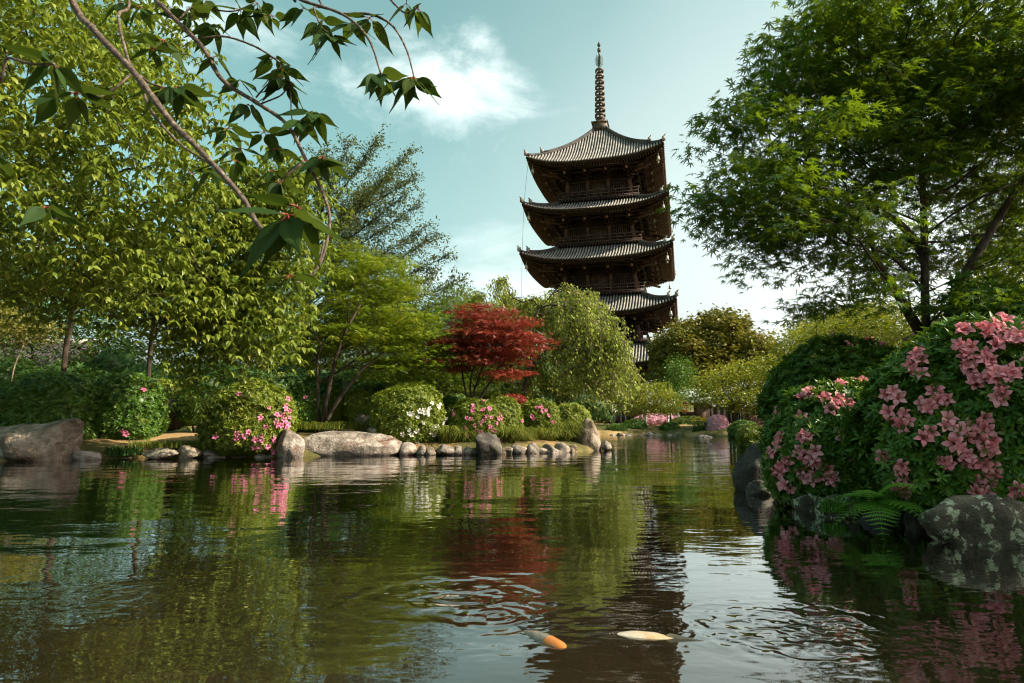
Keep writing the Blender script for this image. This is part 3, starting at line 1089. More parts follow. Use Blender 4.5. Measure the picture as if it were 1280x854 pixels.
for a in range(4):
    c, s = math.cos(a * math.pi / 2 + 0.4), math.sin(a * math.pi / 2 + 0.4)
    m_ = MB()
    for r0, z0, r1, z1 in ((0.1, 262, 0.5, 246), (0.5, 246, 0.54, 205), (0.54, 205, 0.36, 160), (0.1, 240, 0.5, 215), (0.1, 215, 0.46, 188), (0.1, 190, 0.38, 165), (0.26, 255, 0.24, 165), (0.4, 250, 0.4, 172), (0.1, 252, 0.52, 232), (0.1, 228, 0.5, 200), (0.1, 203, 0.42, 176)):
        m_.tube([(r0 * c, r0 * s, sz(z0)), (r1 * c, r1 * s, sz(z1))], 0.035, 4)
    m_.obj('flame_finial', M['verdigris'], sp)
m_ = MB()
m_.lathe([(0.0, sz(140)), (0.22, sz(136)), (0.26, sz(120)), (0.22, sz(106)), (0.0, sz(102))], 14)
m_.obj('dragon_ball', M['bronze'], sp, True)
m_ = MB()
m_.lathe([(0.0, sz(92)), (0.20, sz(88)), (0.25, sz(76)), (0.16, sz(64)), (0.04, sz(52)), (0.0, sz(34))], 14)
m_.obj('jewel', M['bronze'], sp, True)
# lightning conductor cable hanging from the corner of the top roof
A5 = halfA[4]
cp = [(-A5 + 0.3, -A5 + 0.3, corner[4] - PZ - 0.2), (-A5 - 0.25, -A5 + 0.1, 28.4), (-A5 - 0.5, -A5, 21.5), (-A5 - 0.6, -A5 - 0.1, 14), (-A5 - 0.6, -A5 - 0.1, 0.2)]
m_ = MB()
m_.tube(smooth_path(cp, 5), 0.022, 4)
m_.obj('lightning_cable', M['verdigris'], PG)


# ------------------------------------------------------------------ rocks
def rock_mesh(rx, ry, rz, seed, facets=9, rough=0.10, mat=None, sub=4, fs=1.6):
    rs = np.random.default_rng(seed)
    bm = bmesh.new()
    bmesh.ops.create_icosphere(bm, subdivisions=sub, radius=1)
    V = np.array([v.co[:] for v in bm.verts])
    F = np.array([[v.index for v in f.verts] for f in bm.faces])
    bm.free()
    nrm = unit(rs.normal(size=(facets, 3)))
    off = rs.uniform(0.62, 0.92, facets)
    d = unit(V)
    c = np.maximum(d @ nrm.T, 1e-3)
    r = np.minimum((off / c).min(1), 1.12)
    Vn = d * r[:, None]
    Q = d + seed * 3.7
    Vn = Vn * (1 + rough * fbm(Q, fs, 5) + 0.035 * vnoise(Q, 9.0) - 0.07 * np.abs(vnoise(Q + 9, 3.2)))[:, None]
    lo, hi = Vn.min(0), Vn.max(0)
    Vn = (Vn - (lo + hi) / 2) / ((hi - lo) / 2)
    return mesh_data('rock', Vn * np.array([rx, ry, rz]), F, mat, True)


def rock_px(label, x0, x1, y0, y1, Y, mat, seed, depth=0.8, sink=0.25, rotz=0.0, group=None, facets=9, rough=0.10, cat='rock', name='rock', sub=4):
    a, b = at(x0, y1, Y), at(x1, y1, Y)
    rx = (b[0] - a[0]) / 2
    zt, zb = at((x0 + x1) / 2, y0, Y)[2], at((x0 + x1) / 2, y1, Y)[2]
    hz = (zt - zb) * (1 + sink) / 2
    o = link(name, rock_mesh(rx * 1.02, rx * depth, hz * 1.02, seed, facets, rough, mat, sub), None, ((a[0] + b[0]) / 2, Y, zt - hz), (0, 0, rotz))
    return tag(o, label, cat, group)


rock_px('large weathered brown boulder standing in the water before the dark round azaleas', -30, 94, 523, 580, 13.0, M['rock_brown'], 3, 0.6, 0.35, 0.1, None, 10, 0.16)
rock_px('low flat grey stone lying beside the large brown boulder', 92, 126, 563, 577, 13.2, M['rock_grey'], 4, 0.8)
rock_px('wide flat pale stone at the foot of the sandy slope', 174, 222, 560, 573, 13.5, M['rock_brown'], 5, 0.7)
rock_px('smaller rounded pale stone touching the wide flat stone below the sandy slope', 220, 250, 557, 572, 13.7, M['rock_brown'], 6, 0.8)
rock_px('dark brown boulder on the slope between two round azaleas', 198, 232, 499, 530, 16.6, M['rock_dark'], 7, 0.8, 0.3)
rock_px('pale upright rock between the pink azalea and the long flat slab', 345, 379, 536, 573, 14.0, M['rock_grey'], 8, 0.8, 0.3, 0.4)
rock_px('long low flat slab of grey brown rock at the water edge', 366, 502, 539, 570, 14.9, M['rock_grey'], 9, 0.42, 0.35, 0.03, None, 8, 0.07)
rock_px('rough brown rock pile lying behind the long flat slab', 436, 474, 518, 537, 17.0, M['rock_brown'], 10, 0.7, 0.3, 0, None, 12, 0.28)
rock_px('small pale rock perched behind the end of the long slab', 458, 474, 534, 545, 15.6, M['rock_grey'], 12, 0.8)
rock_px('dark triangular rock under the pink flowered azalea', 590, 629, 541, 570, 15.2, M['rock_dark'], 34, 0.8, 0.3, 0.5)
rock_px('tall upright brown rock at the tip of the planted bank', 721, 751, 523, 566, 17.5, M['rock_brown'], 23, 0.9, 0.5, 0.2, None, 7)
k = 0
for x, y, w_, h_ in ((508, 553, 22, 22), (527, 558, 12, 14), (540, 557, 16, 15), (556, 556, 26, 14), (574, 559, 16, 13), (637, 557, 14, 14), (650, 556, 18, 15), (664, 556, 14, 18), (676, 558, 16, 13), (690, 555, 20, 19), (704, 556, 15, 17), (715, 553, 14, 20), (756, 551, 14, 12),
                     (586, 560, 14, 12), (630, 559, 10, 12), (644, 561, 10, 9), (684, 561, 12, 9), (698, 560, 10, 10), (490, 561, 16, 12), (566, 561, 12, 10), (138, 571, 18, 9), (160, 572, 18, 10), (268, 569, 22, 9), (296, 568, 26, 10), (328, 566, 22, 12), (262, 563, 14, 8)):
    k += 1
    Y = onz(x, np.interp(x, [130, 262, 380, 500, 600, 700, 760], [573, 572, 571, 569, 568.5, 566, 563]))[1] + 0.02
    rock_px('small pale stone in the row edging the planted bank', x - w_ * (0.45 + 0.12 * (k % 4)), x + w_ * (0.5 + 0.1 * (k % 3)), y + h_ * (0.12 - 0.14 * (k % 3)), y + h_ / 2 + 4, Y, M['rock_grey' if k % 3 else 'rock_brown'], 40 + k, 0.9, 0.3, k * 0.7, 'small stones along the planted bank', 6, 0.16, sub=3)
for i, (x, w_, h_) in enumerate(((765, 7, 6), (776, 9, 7), (787, 8, 8), (799, 9, 6), (811, 10, 8), (823, 8, 9), (836, 9, 7), (849, 12, 6), (862, 9, 8))):
    rock_px('tiny pale stone edging the distant end of the pond', x - w_ * 0.5 - 2.5 * (i % 3), x + w_ * 0.7 + (i % 2), 544 - h_ / 4 - 1.5 * ((i * 7) % 3 == 1), 547, 38.0 - 0.1 * abs(i - 4), M['rock_brown' if i % 2 else 'rock_grey'], 80 + i, 0.9, 0.3, i, 'stones edging the distant end of the pond', 9, 0.08, sub=2)
rock_px('flat pale stone lying below the yellow irises', 868, 892, 543, 552, 32.5, M['rock_grey'], 91, 0.8, sub=3)
rock_px('big dark smooth boulder under the pink azaleas beside open water', 916, 990, 553, 622, 7.3, M['rock_dark'], 101, 0.9, 0.3, 0.3, None, 8, 0.06)
rock_px('low mossy stone at the foot of the big dark boulder', 934, 966, 600, 622, 6.85, M['rock_dark'], 102, 0.9, 0.3, 0.3, None, 8, 0.06)
rock_px('brown rock half hidden below the drooping dusky pink flowers', 982, 1040, 603, 648, 5.75, M['rock_lichen'], 103, 0.9, 0.3, 0.6, None, 9, 0.12)
rock_px('low pale brown rock between the flowers and the fern', 1018, 1072, 618, 657, 5.3, M['rock_lichen'], 104, 0.8, 0.3, 0.2, None, 9, 0.14)
rock_px('small smooth grey stone beside the lichen covered boulder', 1132, 1168, 622, 668, 4.75, M['rock_dark'], 105, 0.9, 0.3, 0.0, None, 9, 0.04)
rock_px('large lichen spotted boulder in dark water below the nearest azalea', 1158, 1330, 618, 700, 4.15, M['rock_lichen'], 106, 0.45, 0.3, -0.05, None, 8, 0.07)
rock_px('dark wet rock under the fern at the water edge', 1070, 1140, 632, 664, 5.05, M['rock_dark'], 107, 0.7, 0.3, 0.1, None, 9, 0.1)


# ------------------------------------------------------------------ azalea bushes
def flower_template(n=5):
    V, F = [], []
    for p in range(n):
        a0 = 2 * math.pi * p / n
        b = len(V)
        for r, w, z in ((0.06, 0.05, -0.80), (0.28, 0.19, -0.16), (0.64, 0.37, 0.18), (0.98, 0.20, 0.20)):
            for s in (-1, 0, 1):
                ang = a0
                x, y = r, s * w
                zz = z + (0.10 if s else 0.0) * (1 if r < 0.9 else -0.3)
                V.append([x * math.cos(ang) - y * math.sin(ang), x * math.sin(ang) + y * math.cos(ang), zz])
        V.append([1.22 * math.cos(a0), 1.22 * math.sin(a0), 0.06])
        for i in range(3):
            for j in range(2):
                q = b + i * 3 + j
                F += [[q, q + 3, q + 4], [q, q + 4, q + 1]]
        F += [[b + 9, b + 12, b + 10], [b + 10, b + 12, b + 11]]
    for p in range(4):
        a0 = 0.5 + p * 0.5
        b = len(V)
        V += [[0, 0, -0.4], [0.03, 0.02, -0.4], [0.5 * math.cos(a0), 0.5 * math.sin(a0), 0.42]]
        F.append([b, b + 1, b + 2])
    return np.array(V) * 0.5, np.array(F)


T_FLOWER = flower_template()
_fl_cache = {}


def flower_meshes(mat):
    if mat.name not in _fl_cache:
        out = []
        for q in range(6):
            V = T_FLOWER[0].copy()
            ph = RNG.normal(size=3) * 2
            V[:, 2] += 0.06 * np.sin(V[:, 0] * 9 + ph[0]) + 0.06 * np.sin(V[:, 1] * 8 + ph[1])
            V *= 1 + 0.10 * vnoise(V + q, 3.0)[:, None]
            rad = np.linalg.norm(V[:, :2], axis=1)
            out.append(mesh_data('flower', V, T_FLOWER[1], mat, True, np.clip(0.15 + 0.9 * rad * 1.4 + 0.1 * (q - 3), 0, 1)))
        _fl_cache[mat.name] = out
    return _fl_cache[mat.name]


WHORL = None


def whorl(n, rs, tmpl=T_AZALEA, spread=0.75):
    pos, rot, sc = np.zeros((n, 3)), [], rs.uniform(0.75, 1.1, n)
    a = np.arange(n) * 2 * np.pi / n + rs.normal(size=n) * 0.2
    lift = rs.uniform(0.25, 0.95, n)
    d = np.stack([np.cos(a) * spread, np.sin(a) * spread, lift * 0.75], 1)
    nn = np.stack([-np.cos(a) * 0.6, -np.sin(a) * 0.6, np.ones(n)], 1)
    V, F, _ = stamp(tmpl[0], tmpl[1], pos, frames(d, nn), sc)
    return V, F


_rs = np.random.default_rng(5)
WH_FULL = [whorl(6, _rs) for _ in range(4)]
WH_LITE = [whorl(5, _rs, T_NARROW) for _ in range(4)]


def ell_hit(px, py, c, rr):
    o = (np.array([0, 0, CAM_H]) - c) / rr
    d = ray(px, py) / rr
    a, b, g = d @ d, 2 * o @ d, o @ o - 1
    disc = b * b - 4 * a * g
    t = -b / (2 * a) if disc < 0 else (-b - math.sqrt(disc)) / (2 * a)
    p = o + d * t
    return c + unit(p) * rr * 1.0


def bush(label, x0, x1, y0, y1, Y, mat, n_whorl, leaf, flowers=(), petal=None, fsize=0.06, depth=0.85, n_parts=0, lite=True, lump=0.10, name='azalea_bush', cat='bush', group=None, sprigs=0.06):
    a, b = at(x0, y1, Y), at(x1, y1, Y)
    rx = (b[0] - a[0]) / 2
    cx = (a[0] + b[0]) / 2
    zt, zb = at((x0 + x1) / 2, y0, Y)[2], at((x0 + x1) / 2, y1, Y)[2]
    zb = min(zb, zt - 0.3)
    cz = zb + (zt - zb) * 0.42
    rr = np.array([rx, rx * depth, (zt - cz)])
    c = np.array([cx, Y, cz])
    base = np.array([cx, Y, min(zb, gz(cx, Y))])
    root = thing(name, label, cat, base, group)
    off = RNG.random() * 40

    def surf(d, k=1.0):
        m = 1 + lump * fbm(d * 1.0 + off, 2.2, 3)
        sup = (np.abs(d) ** 2.25).sum(1) ** (-1 / 2.25)
        q = d * (sup * m * k)[:, None] * rr
        q[:, 2] = np.maximum(q[:, 2], zb - cz - 0.02)
        return c + q
    # inner mass of the same leaves on a lumpy core
    bm = bmesh.new()
    bmesh.ops.create_icosphere(bm, subdivisions=4, radius=1)
    D = np.array([v.co[:] for v in bm.verts])
    F = np.array([[v.index for v in f.verts] for f in bm.faces])
    bm.free()
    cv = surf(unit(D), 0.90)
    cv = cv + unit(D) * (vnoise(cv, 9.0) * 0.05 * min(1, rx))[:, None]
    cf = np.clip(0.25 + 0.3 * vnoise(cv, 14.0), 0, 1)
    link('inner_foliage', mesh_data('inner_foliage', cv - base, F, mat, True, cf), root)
    d = unit(RNG.normal(size=(n_whorl * 2, 3)))
    d = d[d[:, 2] > -0.55][:n_whorl]
    n = len(d)
    pos = surf(d, 1.0) * 1.0
    pos = c + (pos - c) * (RNG.uniform(0.90, 1.015, n) + sprigs * (RNG.random(n) > 0.86) * RNG.random(n))[:, None]
    nr = unit(d / rr) + RNG.normal(size=(n, 3)) * 0.35 + np.array([0, 0, 0.45])
    tg = RNG.normal(size=(n, 3))
    rot = frames(np.cross(nr, tg), nr)
    sc = leaf * RNG.uniform(0.7, 1.25, n)
    tint = np.clip(RNG.normal(0.42, 0.2, n), 0, 1)
    wh = WH_LITE if lite else WH_FULL
    keep = np.ones(n, bool)
    if n_parts:
        cam_v = unit(np.array([0, 0, CAM_H]) - pos)
        dist = np.linalg.norm(pos - np.array([0, 0, CAM_H]), axis=1)
        px = 640 + FPX * pos[:, 0] / pos[:, 1]
        score = dist / sc + 1e3 * ((np.sum(cam_v * unit(d / rr), 1) < 0.15) | (px > 1275))
        idx = np.argsort(score)[:n_parts]
        keep[idx] = False
        tm = [mesh_data('leaf_whorl', w[0], w[1], mat, False, np.full(len(w[0]), t)) for w, t in zip(wh, (0.2, 0.4, 0.6, 0.8))]
        for q, i in enumerate(idx):
            m = Matrix.LocRotScale(Vector(pos[i] - base), Matrix(rot[i].tolist()).to_quaternion(), Vector((sc[i],) * 3))
            o = bpy.data.objects.new('leaf_whorl', tm[q % 4])
            COL.objects.link(o)
            o.parent = root
            o.matrix_local = m
    Vs, Fs, Ts, nn = [], [], [], 0
    for q in range(4):
        s = np.where(keep)[0][q::4]
        if len(s) == 0:
            continue
        V, F, t = stamp(wh[q][0], wh[q][1], pos[s], rot[s], sc[s], tint[s])
        Vs.append(V)
        Fs.append(F + nn)
        Ts.append(t)
        nn += len(V)
    stuff(link('foliage', mesh_data('foliage', np.concatenate(Vs) - base, np.concatenate(Fs), mat, False, np.concatenate(Ts)), root))
    if len(flowers):
        fm = flower_meshes(petal)
        for (px, py, cnt, spr) in flowers:
            for q in range(cnt):
                p = ell_hit(px + RNG.normal() * spr, py + RNG.normal() * spr, c, rr * 1.0)
                dd = unit((p - c) / rr)
                p = surf(dd[None], 1.03)[0]
                nrm = unit(unit((p - c) / rr ** 2) + RNG.normal(size=3) * 0.42 + 0.22 * unit(np.array([0, 0, CAM_H]) - p))
                rt = Vector(nrm).to_track_quat('Z', 'Y') @ Matrix.Rotation(RNG.random() * 6.28, 3, 'Z').to_quaternion()
                o = bpy.data.objects.new('flower', fm[RNG.integers(6)])
                COL.objects.link(o)
                o.parent = root
                o.matrix_local = Matrix.LocRotScale(Vector(p + nrm * fsize * 0.18 - base), rt, Vector((fsize * RNG.uniform(0.85, 1.2),) * 3))
    # a few woody stems down to the soil
    sm = MB()
    for q in range(5):
        an = RNG.random() * 6.28
        sm.tube([np.array([math.cos(an) * rx * 0.12, math.sin(an) * rx * 0.12, -0.15]), np.array([math.cos(an) * rx * 0.3, math.sin(an) * rx * 0.3, (cz - base[2]) * 0.7]), np.array([math.cos(an) * rx * 0.6, math.sin(an) * rx * 0.6, (cz - base[2]) + rr[2] * 0.4])], [0.02, 0.015, 0.008], 5)
    sm.obj('stems', M['bark'], root)
    return root


# planted bank across the water
A1, A2 = M['azalea_leaf'], M['deep_azalea_leaf']
bush('wide dark green round azalea behind the large brown boulder', -14, 134, 466, 566, 14.6, A2, 5200, 0.085, depth=0.75)
bush('round azalea with one pink flower beside the wide dark bush', 108, 201, 466, 556, 15.0, A2, 3600, 0.080, [(178, 490, 1, 0), (158, 538, 2, 3)], M['hot_pink_petal'], 0.12)
bush('small yellow green clipped bush behind the dark boulder on the slope', 182, 236, 476, 505, 19.5, A1, 1400, 0.09)
bush('dark low bush tucked behind the pink edged azalea', 222, 272, 482, 530, 16.6, A2, 1600, 0.085)
bush('round light green azalea edged with pink flowers above the sandy slope', 252, 364, 479, 568, 14.4, A1, 5000, 0.080,
     [(352, 510, 2, 3), (350, 522, 2, 4), (355, 530, 3, 4), (340, 545, 4, 5), (322, 546, 4, 5), (306, 541, 3, 4), (296, 546, 2, 3), (316, 553, 3, 4), (333, 556, 3, 4), (347, 537, 5, 5), (357, 520, 2, 3), (352, 500, 2, 3), (300, 497, 1, 0), (325, 522, 1, 0), (272, 545, 1, 0), (335, 510, 1, 0)], M['hot_pink_petal'], 0.115)
bush('dark green round bush beside the multi stemmed maple', 350, 404, 486, 548, 16.8, A2, 2000, 0.085, [(383, 492, 2, 4)], M['hot_pink_petal'], 0.10)
bush('small clipped light green bush touching the maple stems', 404, 438, 490, 532, 17.5, A1, 1200, 0.075)
bush('clipped light green bush behind the rough rock pile', 430, 467, 488, 530, 17.2, A1, 1400, 0.075)
bush('round azalea with white flowers beyond the long flat slab', 464, 554, 481, 561, 16.1, A1, 4600, 0.078,
     [(538, 515, 5, 6), (545, 527, 5, 6), (540, 540, 5, 5), (520, 512, 3, 5), (530, 525, 3, 6), (524, 546, 4, 6), (545, 508, 2, 3), (512, 520, 1, 4), (500, 545, 2, 6)], M['white_petal'], 0.115)
bush('small dark ball shaped bush behind the white flowered azalea', 548, 588, 493, 528, 18.8, A2, 1300, 0.08)
bush('round azalea thick with pink flowers above the dark triangular rock', 561, 627, 501, 561, 16.3, A1, 3000, 0.075,
     [(612, 520, 6, 5), (617, 532, 6, 5), (609, 540, 5, 5), (618, 546, 4, 3), (598, 515, 4, 5), (583, 511, 3, 4), (590, 535, 3, 4), (577, 543, 4, 4), (603, 527, 3, 5), (570, 520, 2, 4)], M['hot_pink_petal'], 0.105)
bush('smooth yellow green dome of azalea behind the pink flowered one', 590, 652, 494, 556, 17.4, A1, 2800, 0.07, [(648, 526, 2, 2)], M['hot_pink_petal'], 0.1)
bush('azalea with sparse pink flowers beside the weeping tree', 646, 700, 501, 545, 17.8, A1, 2200, 0.075,
     [(672, 513, 4, 4), (682, 517, 4, 4), (690, 524, 3, 3), (664, 520, 2, 3), (676, 536, 2, 3)], M['hot_pink_petal'], 0.105)
bush('low rusty red shrub behind the yellow green dome', 618, 658, 494, 510, 18.6, M['red_maple_leaf'], 700, 0.07, name='red_shrub')
bush('light green bush filling the bank under the weeping tree', 690, 738, 505, 552, 18.4, M['willow_leaf'], 1600, 0.09, name='leafy_bush')
# far end of the pond
bush('long low hedge covered in pink blossom beyond the pond', 790, 856, 517, 540, 46, M['pale_pink_petal'], 2600, 0.11, name='azalea_hedge', depth=0.5)
bush('low yellow green hedge beside the pink blossom hedge', 836, 892, 521, 541, 45, A1, 1600, 0.12, name='azalea_hedge', depth=0.5)
bush('round clipped dark green bush at the far water edge', 778, 809, 524, 544, 40, A2, 1000, 0.10)
bush('small dark green bush beside the far stepping stones', 825, 851, 529, 546, 39.3, A2, 800, 0.10)
bush('round bush covered in pale pink blossom near the irises', 884, 911, 519, 545, 36.5, M['pale_pink_petal'], 1500, 0.09)
bush('dark green ball shaped bush beside the pale pink one', 911, 948, 526, 550, 33.5, A2, 1500, 0.09)
bush('loose light green bush on the shore beyond the big dark boulder', 922, 966, 534, 566, 20.5, A1, 1200, 0.09, lump=0.3, name='leafy_bush')
bush('pink blossom bush behind the dark ball shaped bush', 938, 968, 519, 540, 39, M['pale_pink_petal'], 900, 0.1)
# shaded bank on the near side
A3 = M['shade_azalea_leaf']
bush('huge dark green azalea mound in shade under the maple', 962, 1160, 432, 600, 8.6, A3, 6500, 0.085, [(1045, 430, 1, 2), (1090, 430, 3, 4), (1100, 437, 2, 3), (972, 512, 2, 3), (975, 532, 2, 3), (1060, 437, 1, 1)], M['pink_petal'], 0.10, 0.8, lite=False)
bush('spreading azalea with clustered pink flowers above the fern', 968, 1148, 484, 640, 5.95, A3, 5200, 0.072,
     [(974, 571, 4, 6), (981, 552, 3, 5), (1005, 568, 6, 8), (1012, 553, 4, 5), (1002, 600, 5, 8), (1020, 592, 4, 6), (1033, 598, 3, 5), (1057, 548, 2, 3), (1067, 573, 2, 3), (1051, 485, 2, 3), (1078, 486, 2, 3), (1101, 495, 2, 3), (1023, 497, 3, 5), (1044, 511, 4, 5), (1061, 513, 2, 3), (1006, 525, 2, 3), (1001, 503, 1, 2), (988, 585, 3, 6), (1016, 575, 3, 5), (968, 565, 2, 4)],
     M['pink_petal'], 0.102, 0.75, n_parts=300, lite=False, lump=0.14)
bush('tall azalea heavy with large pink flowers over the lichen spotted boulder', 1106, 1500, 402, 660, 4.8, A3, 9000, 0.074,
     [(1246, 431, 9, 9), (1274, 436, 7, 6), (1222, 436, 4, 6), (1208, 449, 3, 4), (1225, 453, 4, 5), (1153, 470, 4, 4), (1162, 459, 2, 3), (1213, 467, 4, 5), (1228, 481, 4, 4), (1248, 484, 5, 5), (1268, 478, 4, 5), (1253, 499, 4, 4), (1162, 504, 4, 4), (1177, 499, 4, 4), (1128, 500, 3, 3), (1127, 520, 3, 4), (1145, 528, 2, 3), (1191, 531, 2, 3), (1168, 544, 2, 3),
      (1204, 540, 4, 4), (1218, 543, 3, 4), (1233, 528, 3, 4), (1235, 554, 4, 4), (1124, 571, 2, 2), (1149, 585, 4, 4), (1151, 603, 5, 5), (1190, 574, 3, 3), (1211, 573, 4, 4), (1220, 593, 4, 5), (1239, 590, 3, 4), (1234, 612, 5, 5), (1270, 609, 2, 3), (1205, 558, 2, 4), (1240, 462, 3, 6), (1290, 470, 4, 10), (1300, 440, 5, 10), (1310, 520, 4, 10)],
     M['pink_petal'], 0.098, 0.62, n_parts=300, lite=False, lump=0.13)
bush('dark glossy broad leaved shrub behind the maple trunk', 1182, 1390, 366, 560, 7.6, A2, 3200, 0.13, name='evergreen_shrub', lite=False, lump=0.25, depth=0.8)


# ------------------------------------------------------------------ grasses, fern, irises
def grass_tuft(label, px, py, Y, w, h, n, mat, name='grass_tuft', cat='grass', group=None, width=0.012, lean=0.8, flowers=0):
    p = at(px, py, Y)
    root = thing(name, label, cat, p, group)
    mb_v, mb_f, tt, nn = [], [], [], 0
    for q in range(n):
        an = RNG.random() * 6.28
        r0 = math.sqrt(RNG.random()) * w
        b = np.array([math.cos(an) * r0, math.sin(an) * r0 * 0.6, -0.05])
        a2 = an + RNG.normal() * 0.8
        L_ = h * RNG.uniform(0.55, 1.15)
        out = np.array([math.cos(a2), math.sin(a2), 0]) * lean * L_ * RNG.uniform(0.2, 1.0)
        sd = np.array([-math.sin(a2), math.cos(a2), 0]) * width
        pts = [b, b + out * 0.22 + np.array([0, 0, L_ * 0.55]), b + out * 0.62 + np.array([0, 0, L_ * (0.92 - 0.16 * lean)]), b + out + np.array([0, 0, L_ * (1.0 - 0.42 * lean)])]
        ws = (1, 0.9, 0.6)
        V = []
        for pt, ww in zip(pts[:3], ws):
            V += [pt - sd * ww, pt + sd * ww]
        V.append(pts[3])
        mb_v.append(np.array(V))
        mb_f.append(np.array([[0, 1, 3], [0, 3, 2], [2, 3, 5], [2, 5, 4], [4, 5, 6]]) + nn)
        tt.append(np.full(7, RNG.random()))
        nn += 7
    stuff(link('blades', mesh_data('blades', np.concatenate(mb_v), np.concatenate(mb_f), mat, False, np.concatenate(tt)), root))
    if flowers:
        fm = flower_meshes(M['yellow_petal'])
        for q in range(flowers):
            o = link('flower', fm[q % 6], root, ((RNG.random() - 0.5) * 2 * w, (RNG.random() - 0.5) * w, h * RNG.uniform(0.85, 1.2)), (RNG.random() - 0.5, -0.6 * RNG.random(), RNG.random() * 6), 0.19)
    return root


for i, (px, py, Y, w, h) in enumerate(((560, 561, 15.6, 0.34, 0.55), (578, 560, 15.8, 0.22, 0.42), (637, 560, 16.0, 0.26, 0.5), (655, 560, 16.4, 0.34, 0.58), (676, 559, 16.9, 0.40, 0.6), (697, 558, 17.2, 0.40, 0.62), (713, 556, 17.6, 0.34, 0.6), (728, 555, 18.3, 0.3, 0.55))):
    grass_tuft('arching tuft of yellow green grass on the planted bank above the small stones', px + RNG.normal() * 3, py - 7 + RNG.normal() * 2, Y + 0.15, w * 0.7, h * RNG.uniform(0.75, 1.25), 300, M['grass'], lean=1.5, group='grass tufts on the planted bank')
grass_tuft('short yellow tinged grass on the sandy slope between the round azaleas', 212, 556, 14.2, 0.85, 0.16, 900, M['grass'], lean=0.6, width=0.008)
grass_tuft('short rough grass under the multi stemmed maple', 400, 534, 16.2, 1.2, 0.22, 1100, M['grass'], lean=0.7)
grass_tuft('low plants beside the large brown boulder at the waterline', 155, 566, 13.7, 0.35, 0.22, 160, M['iris_leaf'], name='shore_plant', cat='plant', width=0.02)
grass_tuft('upright green iris leaves at the far water edge without flowers', 771, 542, 38.7, 0.65, 0.7, 220, M['iris_leaf'], name='iris_clump', cat='iris', width=0.03, lean=0.5)
grass_tuft('clump of irises with yellow flowers near the pale pink bush', 876, 545, 36.8, 0.42, 0.95, 150, M['iris_leaf'], name='iris_clump', cat='iris', width=0.03, lean=0.5, flowers=14)
grass_tuft('short green grass growing on the rock beside the fern', 1042, 632, 5.2, 0.10, 0.13, 90, M['fern_leaf'], width=0.004)
grass_tuft('grass blades standing behind the fern', 1110, 612, 5.3, 0.12, 0.26, 50, M['fern_leaf'], width=0.004, lean=0.4)

def pinna_template():
    V, F = [], []
    for i in range(8):
        u = i / 8
        w = 0.19 * (1 - u ** 1.6) + 0.01
        for sg_ in (-1, 1):
            b_ = len(V)
            V += [[0, u, 0], [sg_ * w, u + 0.11, -0.02], [0, u + 0.125, 0]]
            F.append([b_, b_ + 1, b_ + 2])
    return np.array(V), np.array(F)


T_PINNA = pinna_template()
fern = thing('fern', 'bright green fern with feathery fronds hanging over the water', 'fern', at(1096, 624, 4.6))
for q in range(19):
    an = R(-225 + 260 * q / 18 + RNG.normal() * 8)
    Lf = RNG.uniform(0.28, 0.46)
    el = RNG.uniform(-0.25, 1.05)
    ts = np.linspace(0, 1, 13)
    hx = np.array([math.cos(an), math.sin(an), 0])
    P = np.outer(ts, hx) * Lf * math.cos(el * 0.7) + np.outer(Lf * (el * 0.95 * ts - (0.45 + 0.35 * el) * ts ** 2), [0, 0, 1])
    fV, fF = tube(P, np.linspace(0.003, 0.001, 13), 4)
    mb = MB()
    mb.add(fV, fF)
    sd = np.array([-math.sin(an), math.cos(an), 0])
    pp, pa, pn, ps = [], [], [], []
    for i in range(1, 13):
        u = i / 12
        pl = Lf * 0.30 * math.sin(math.pi * min(1, u ** 0.6 * 0.95 + 0.02)) + 0.010
        for sg_ in (-1, 1):
            pp.append(P[i])
            pa.append(unit(sd * sg_ + hx * 0.5 + np.array([0, 0, -0.18])))
            pn.append(np.array([0, 0, 1.0]) + hx * 0.3 + RNG.normal(size=3) * 0.12)
            ps.append(pl)
    pp, pa, pn, ps = map(np.array, (pp, pa, pn, ps))
    V, F, _ = stamp(T_PINNA[0], T_PINNA[1], pp, frames(pa, pn), ps)
    mb.add(V, F)
    V, F = mb.arrays()
    link('frond', mesh_data('frond', V, F, M['fern_leaf'], False, np.full(len(V), RNG.random())), fern)


# ------------------------------------------------------------------ trees of the planted bank
def ground_at(px, Y):
    x = (px - 640) / FPX * Y
    return np.array([x, Y, gz(x, Y)])


def pxblob(px, py, Y, wx, wy, dy):
    c = at(px, py, Y)
    return (*c, wx * Y / FPX, dy, wy * Y / FPX)


def cherry_leaves(root, P, tips, par, per_tip=9, size=0.105, mat=None, n_parts=0):
    """drooping rosettes on short twigs at the branch ends"""
    mat = mat or M['cherry_leaf']
    c = P[tips]
    dirs = unit(P[tips] - P[par[tips]])
    pos, ax, nr = [], [], []
    for t, d in zip(c, dirs):
        for q in range(per_tip):
            b = t + d * RNG.uniform(-0.5, 0.35) + RNG.normal(size=3) * np.array([0.24, 0.24, 0.13])
            k = RNG.integers(3, 6)
            a0 = RNG.random() * 6.28
            for j in range(k):
                an = a0 + j * 2 * math.pi / k + RNG.normal() * 0.3
                h = np.array([math.cos(an), math.sin(an), RNG.uniform(-1.0, -0.1)])
                pos.append(b)
                ax.append(h)
                nr.append([RNG.normal() * 0.35 + h[0] * 0.6, RNG.normal() * 0.35 + h[1] * 0.6, 1.0])
    pos, ax, nr = np.array(pos), np.array(ax), np.array(nr)
    n = len(pos)
    tint = np.clip(RNG.normal(0.45, 0.2, n), 0, 0.93)
    tint[RNG.random(n) > 0.985] = 1.0
    leaf_objs(root, pos, frames(ax, nr), size * RNG.uniform(0.7, 1.25, n), tint, mat, T_CHERRY, n_parts)


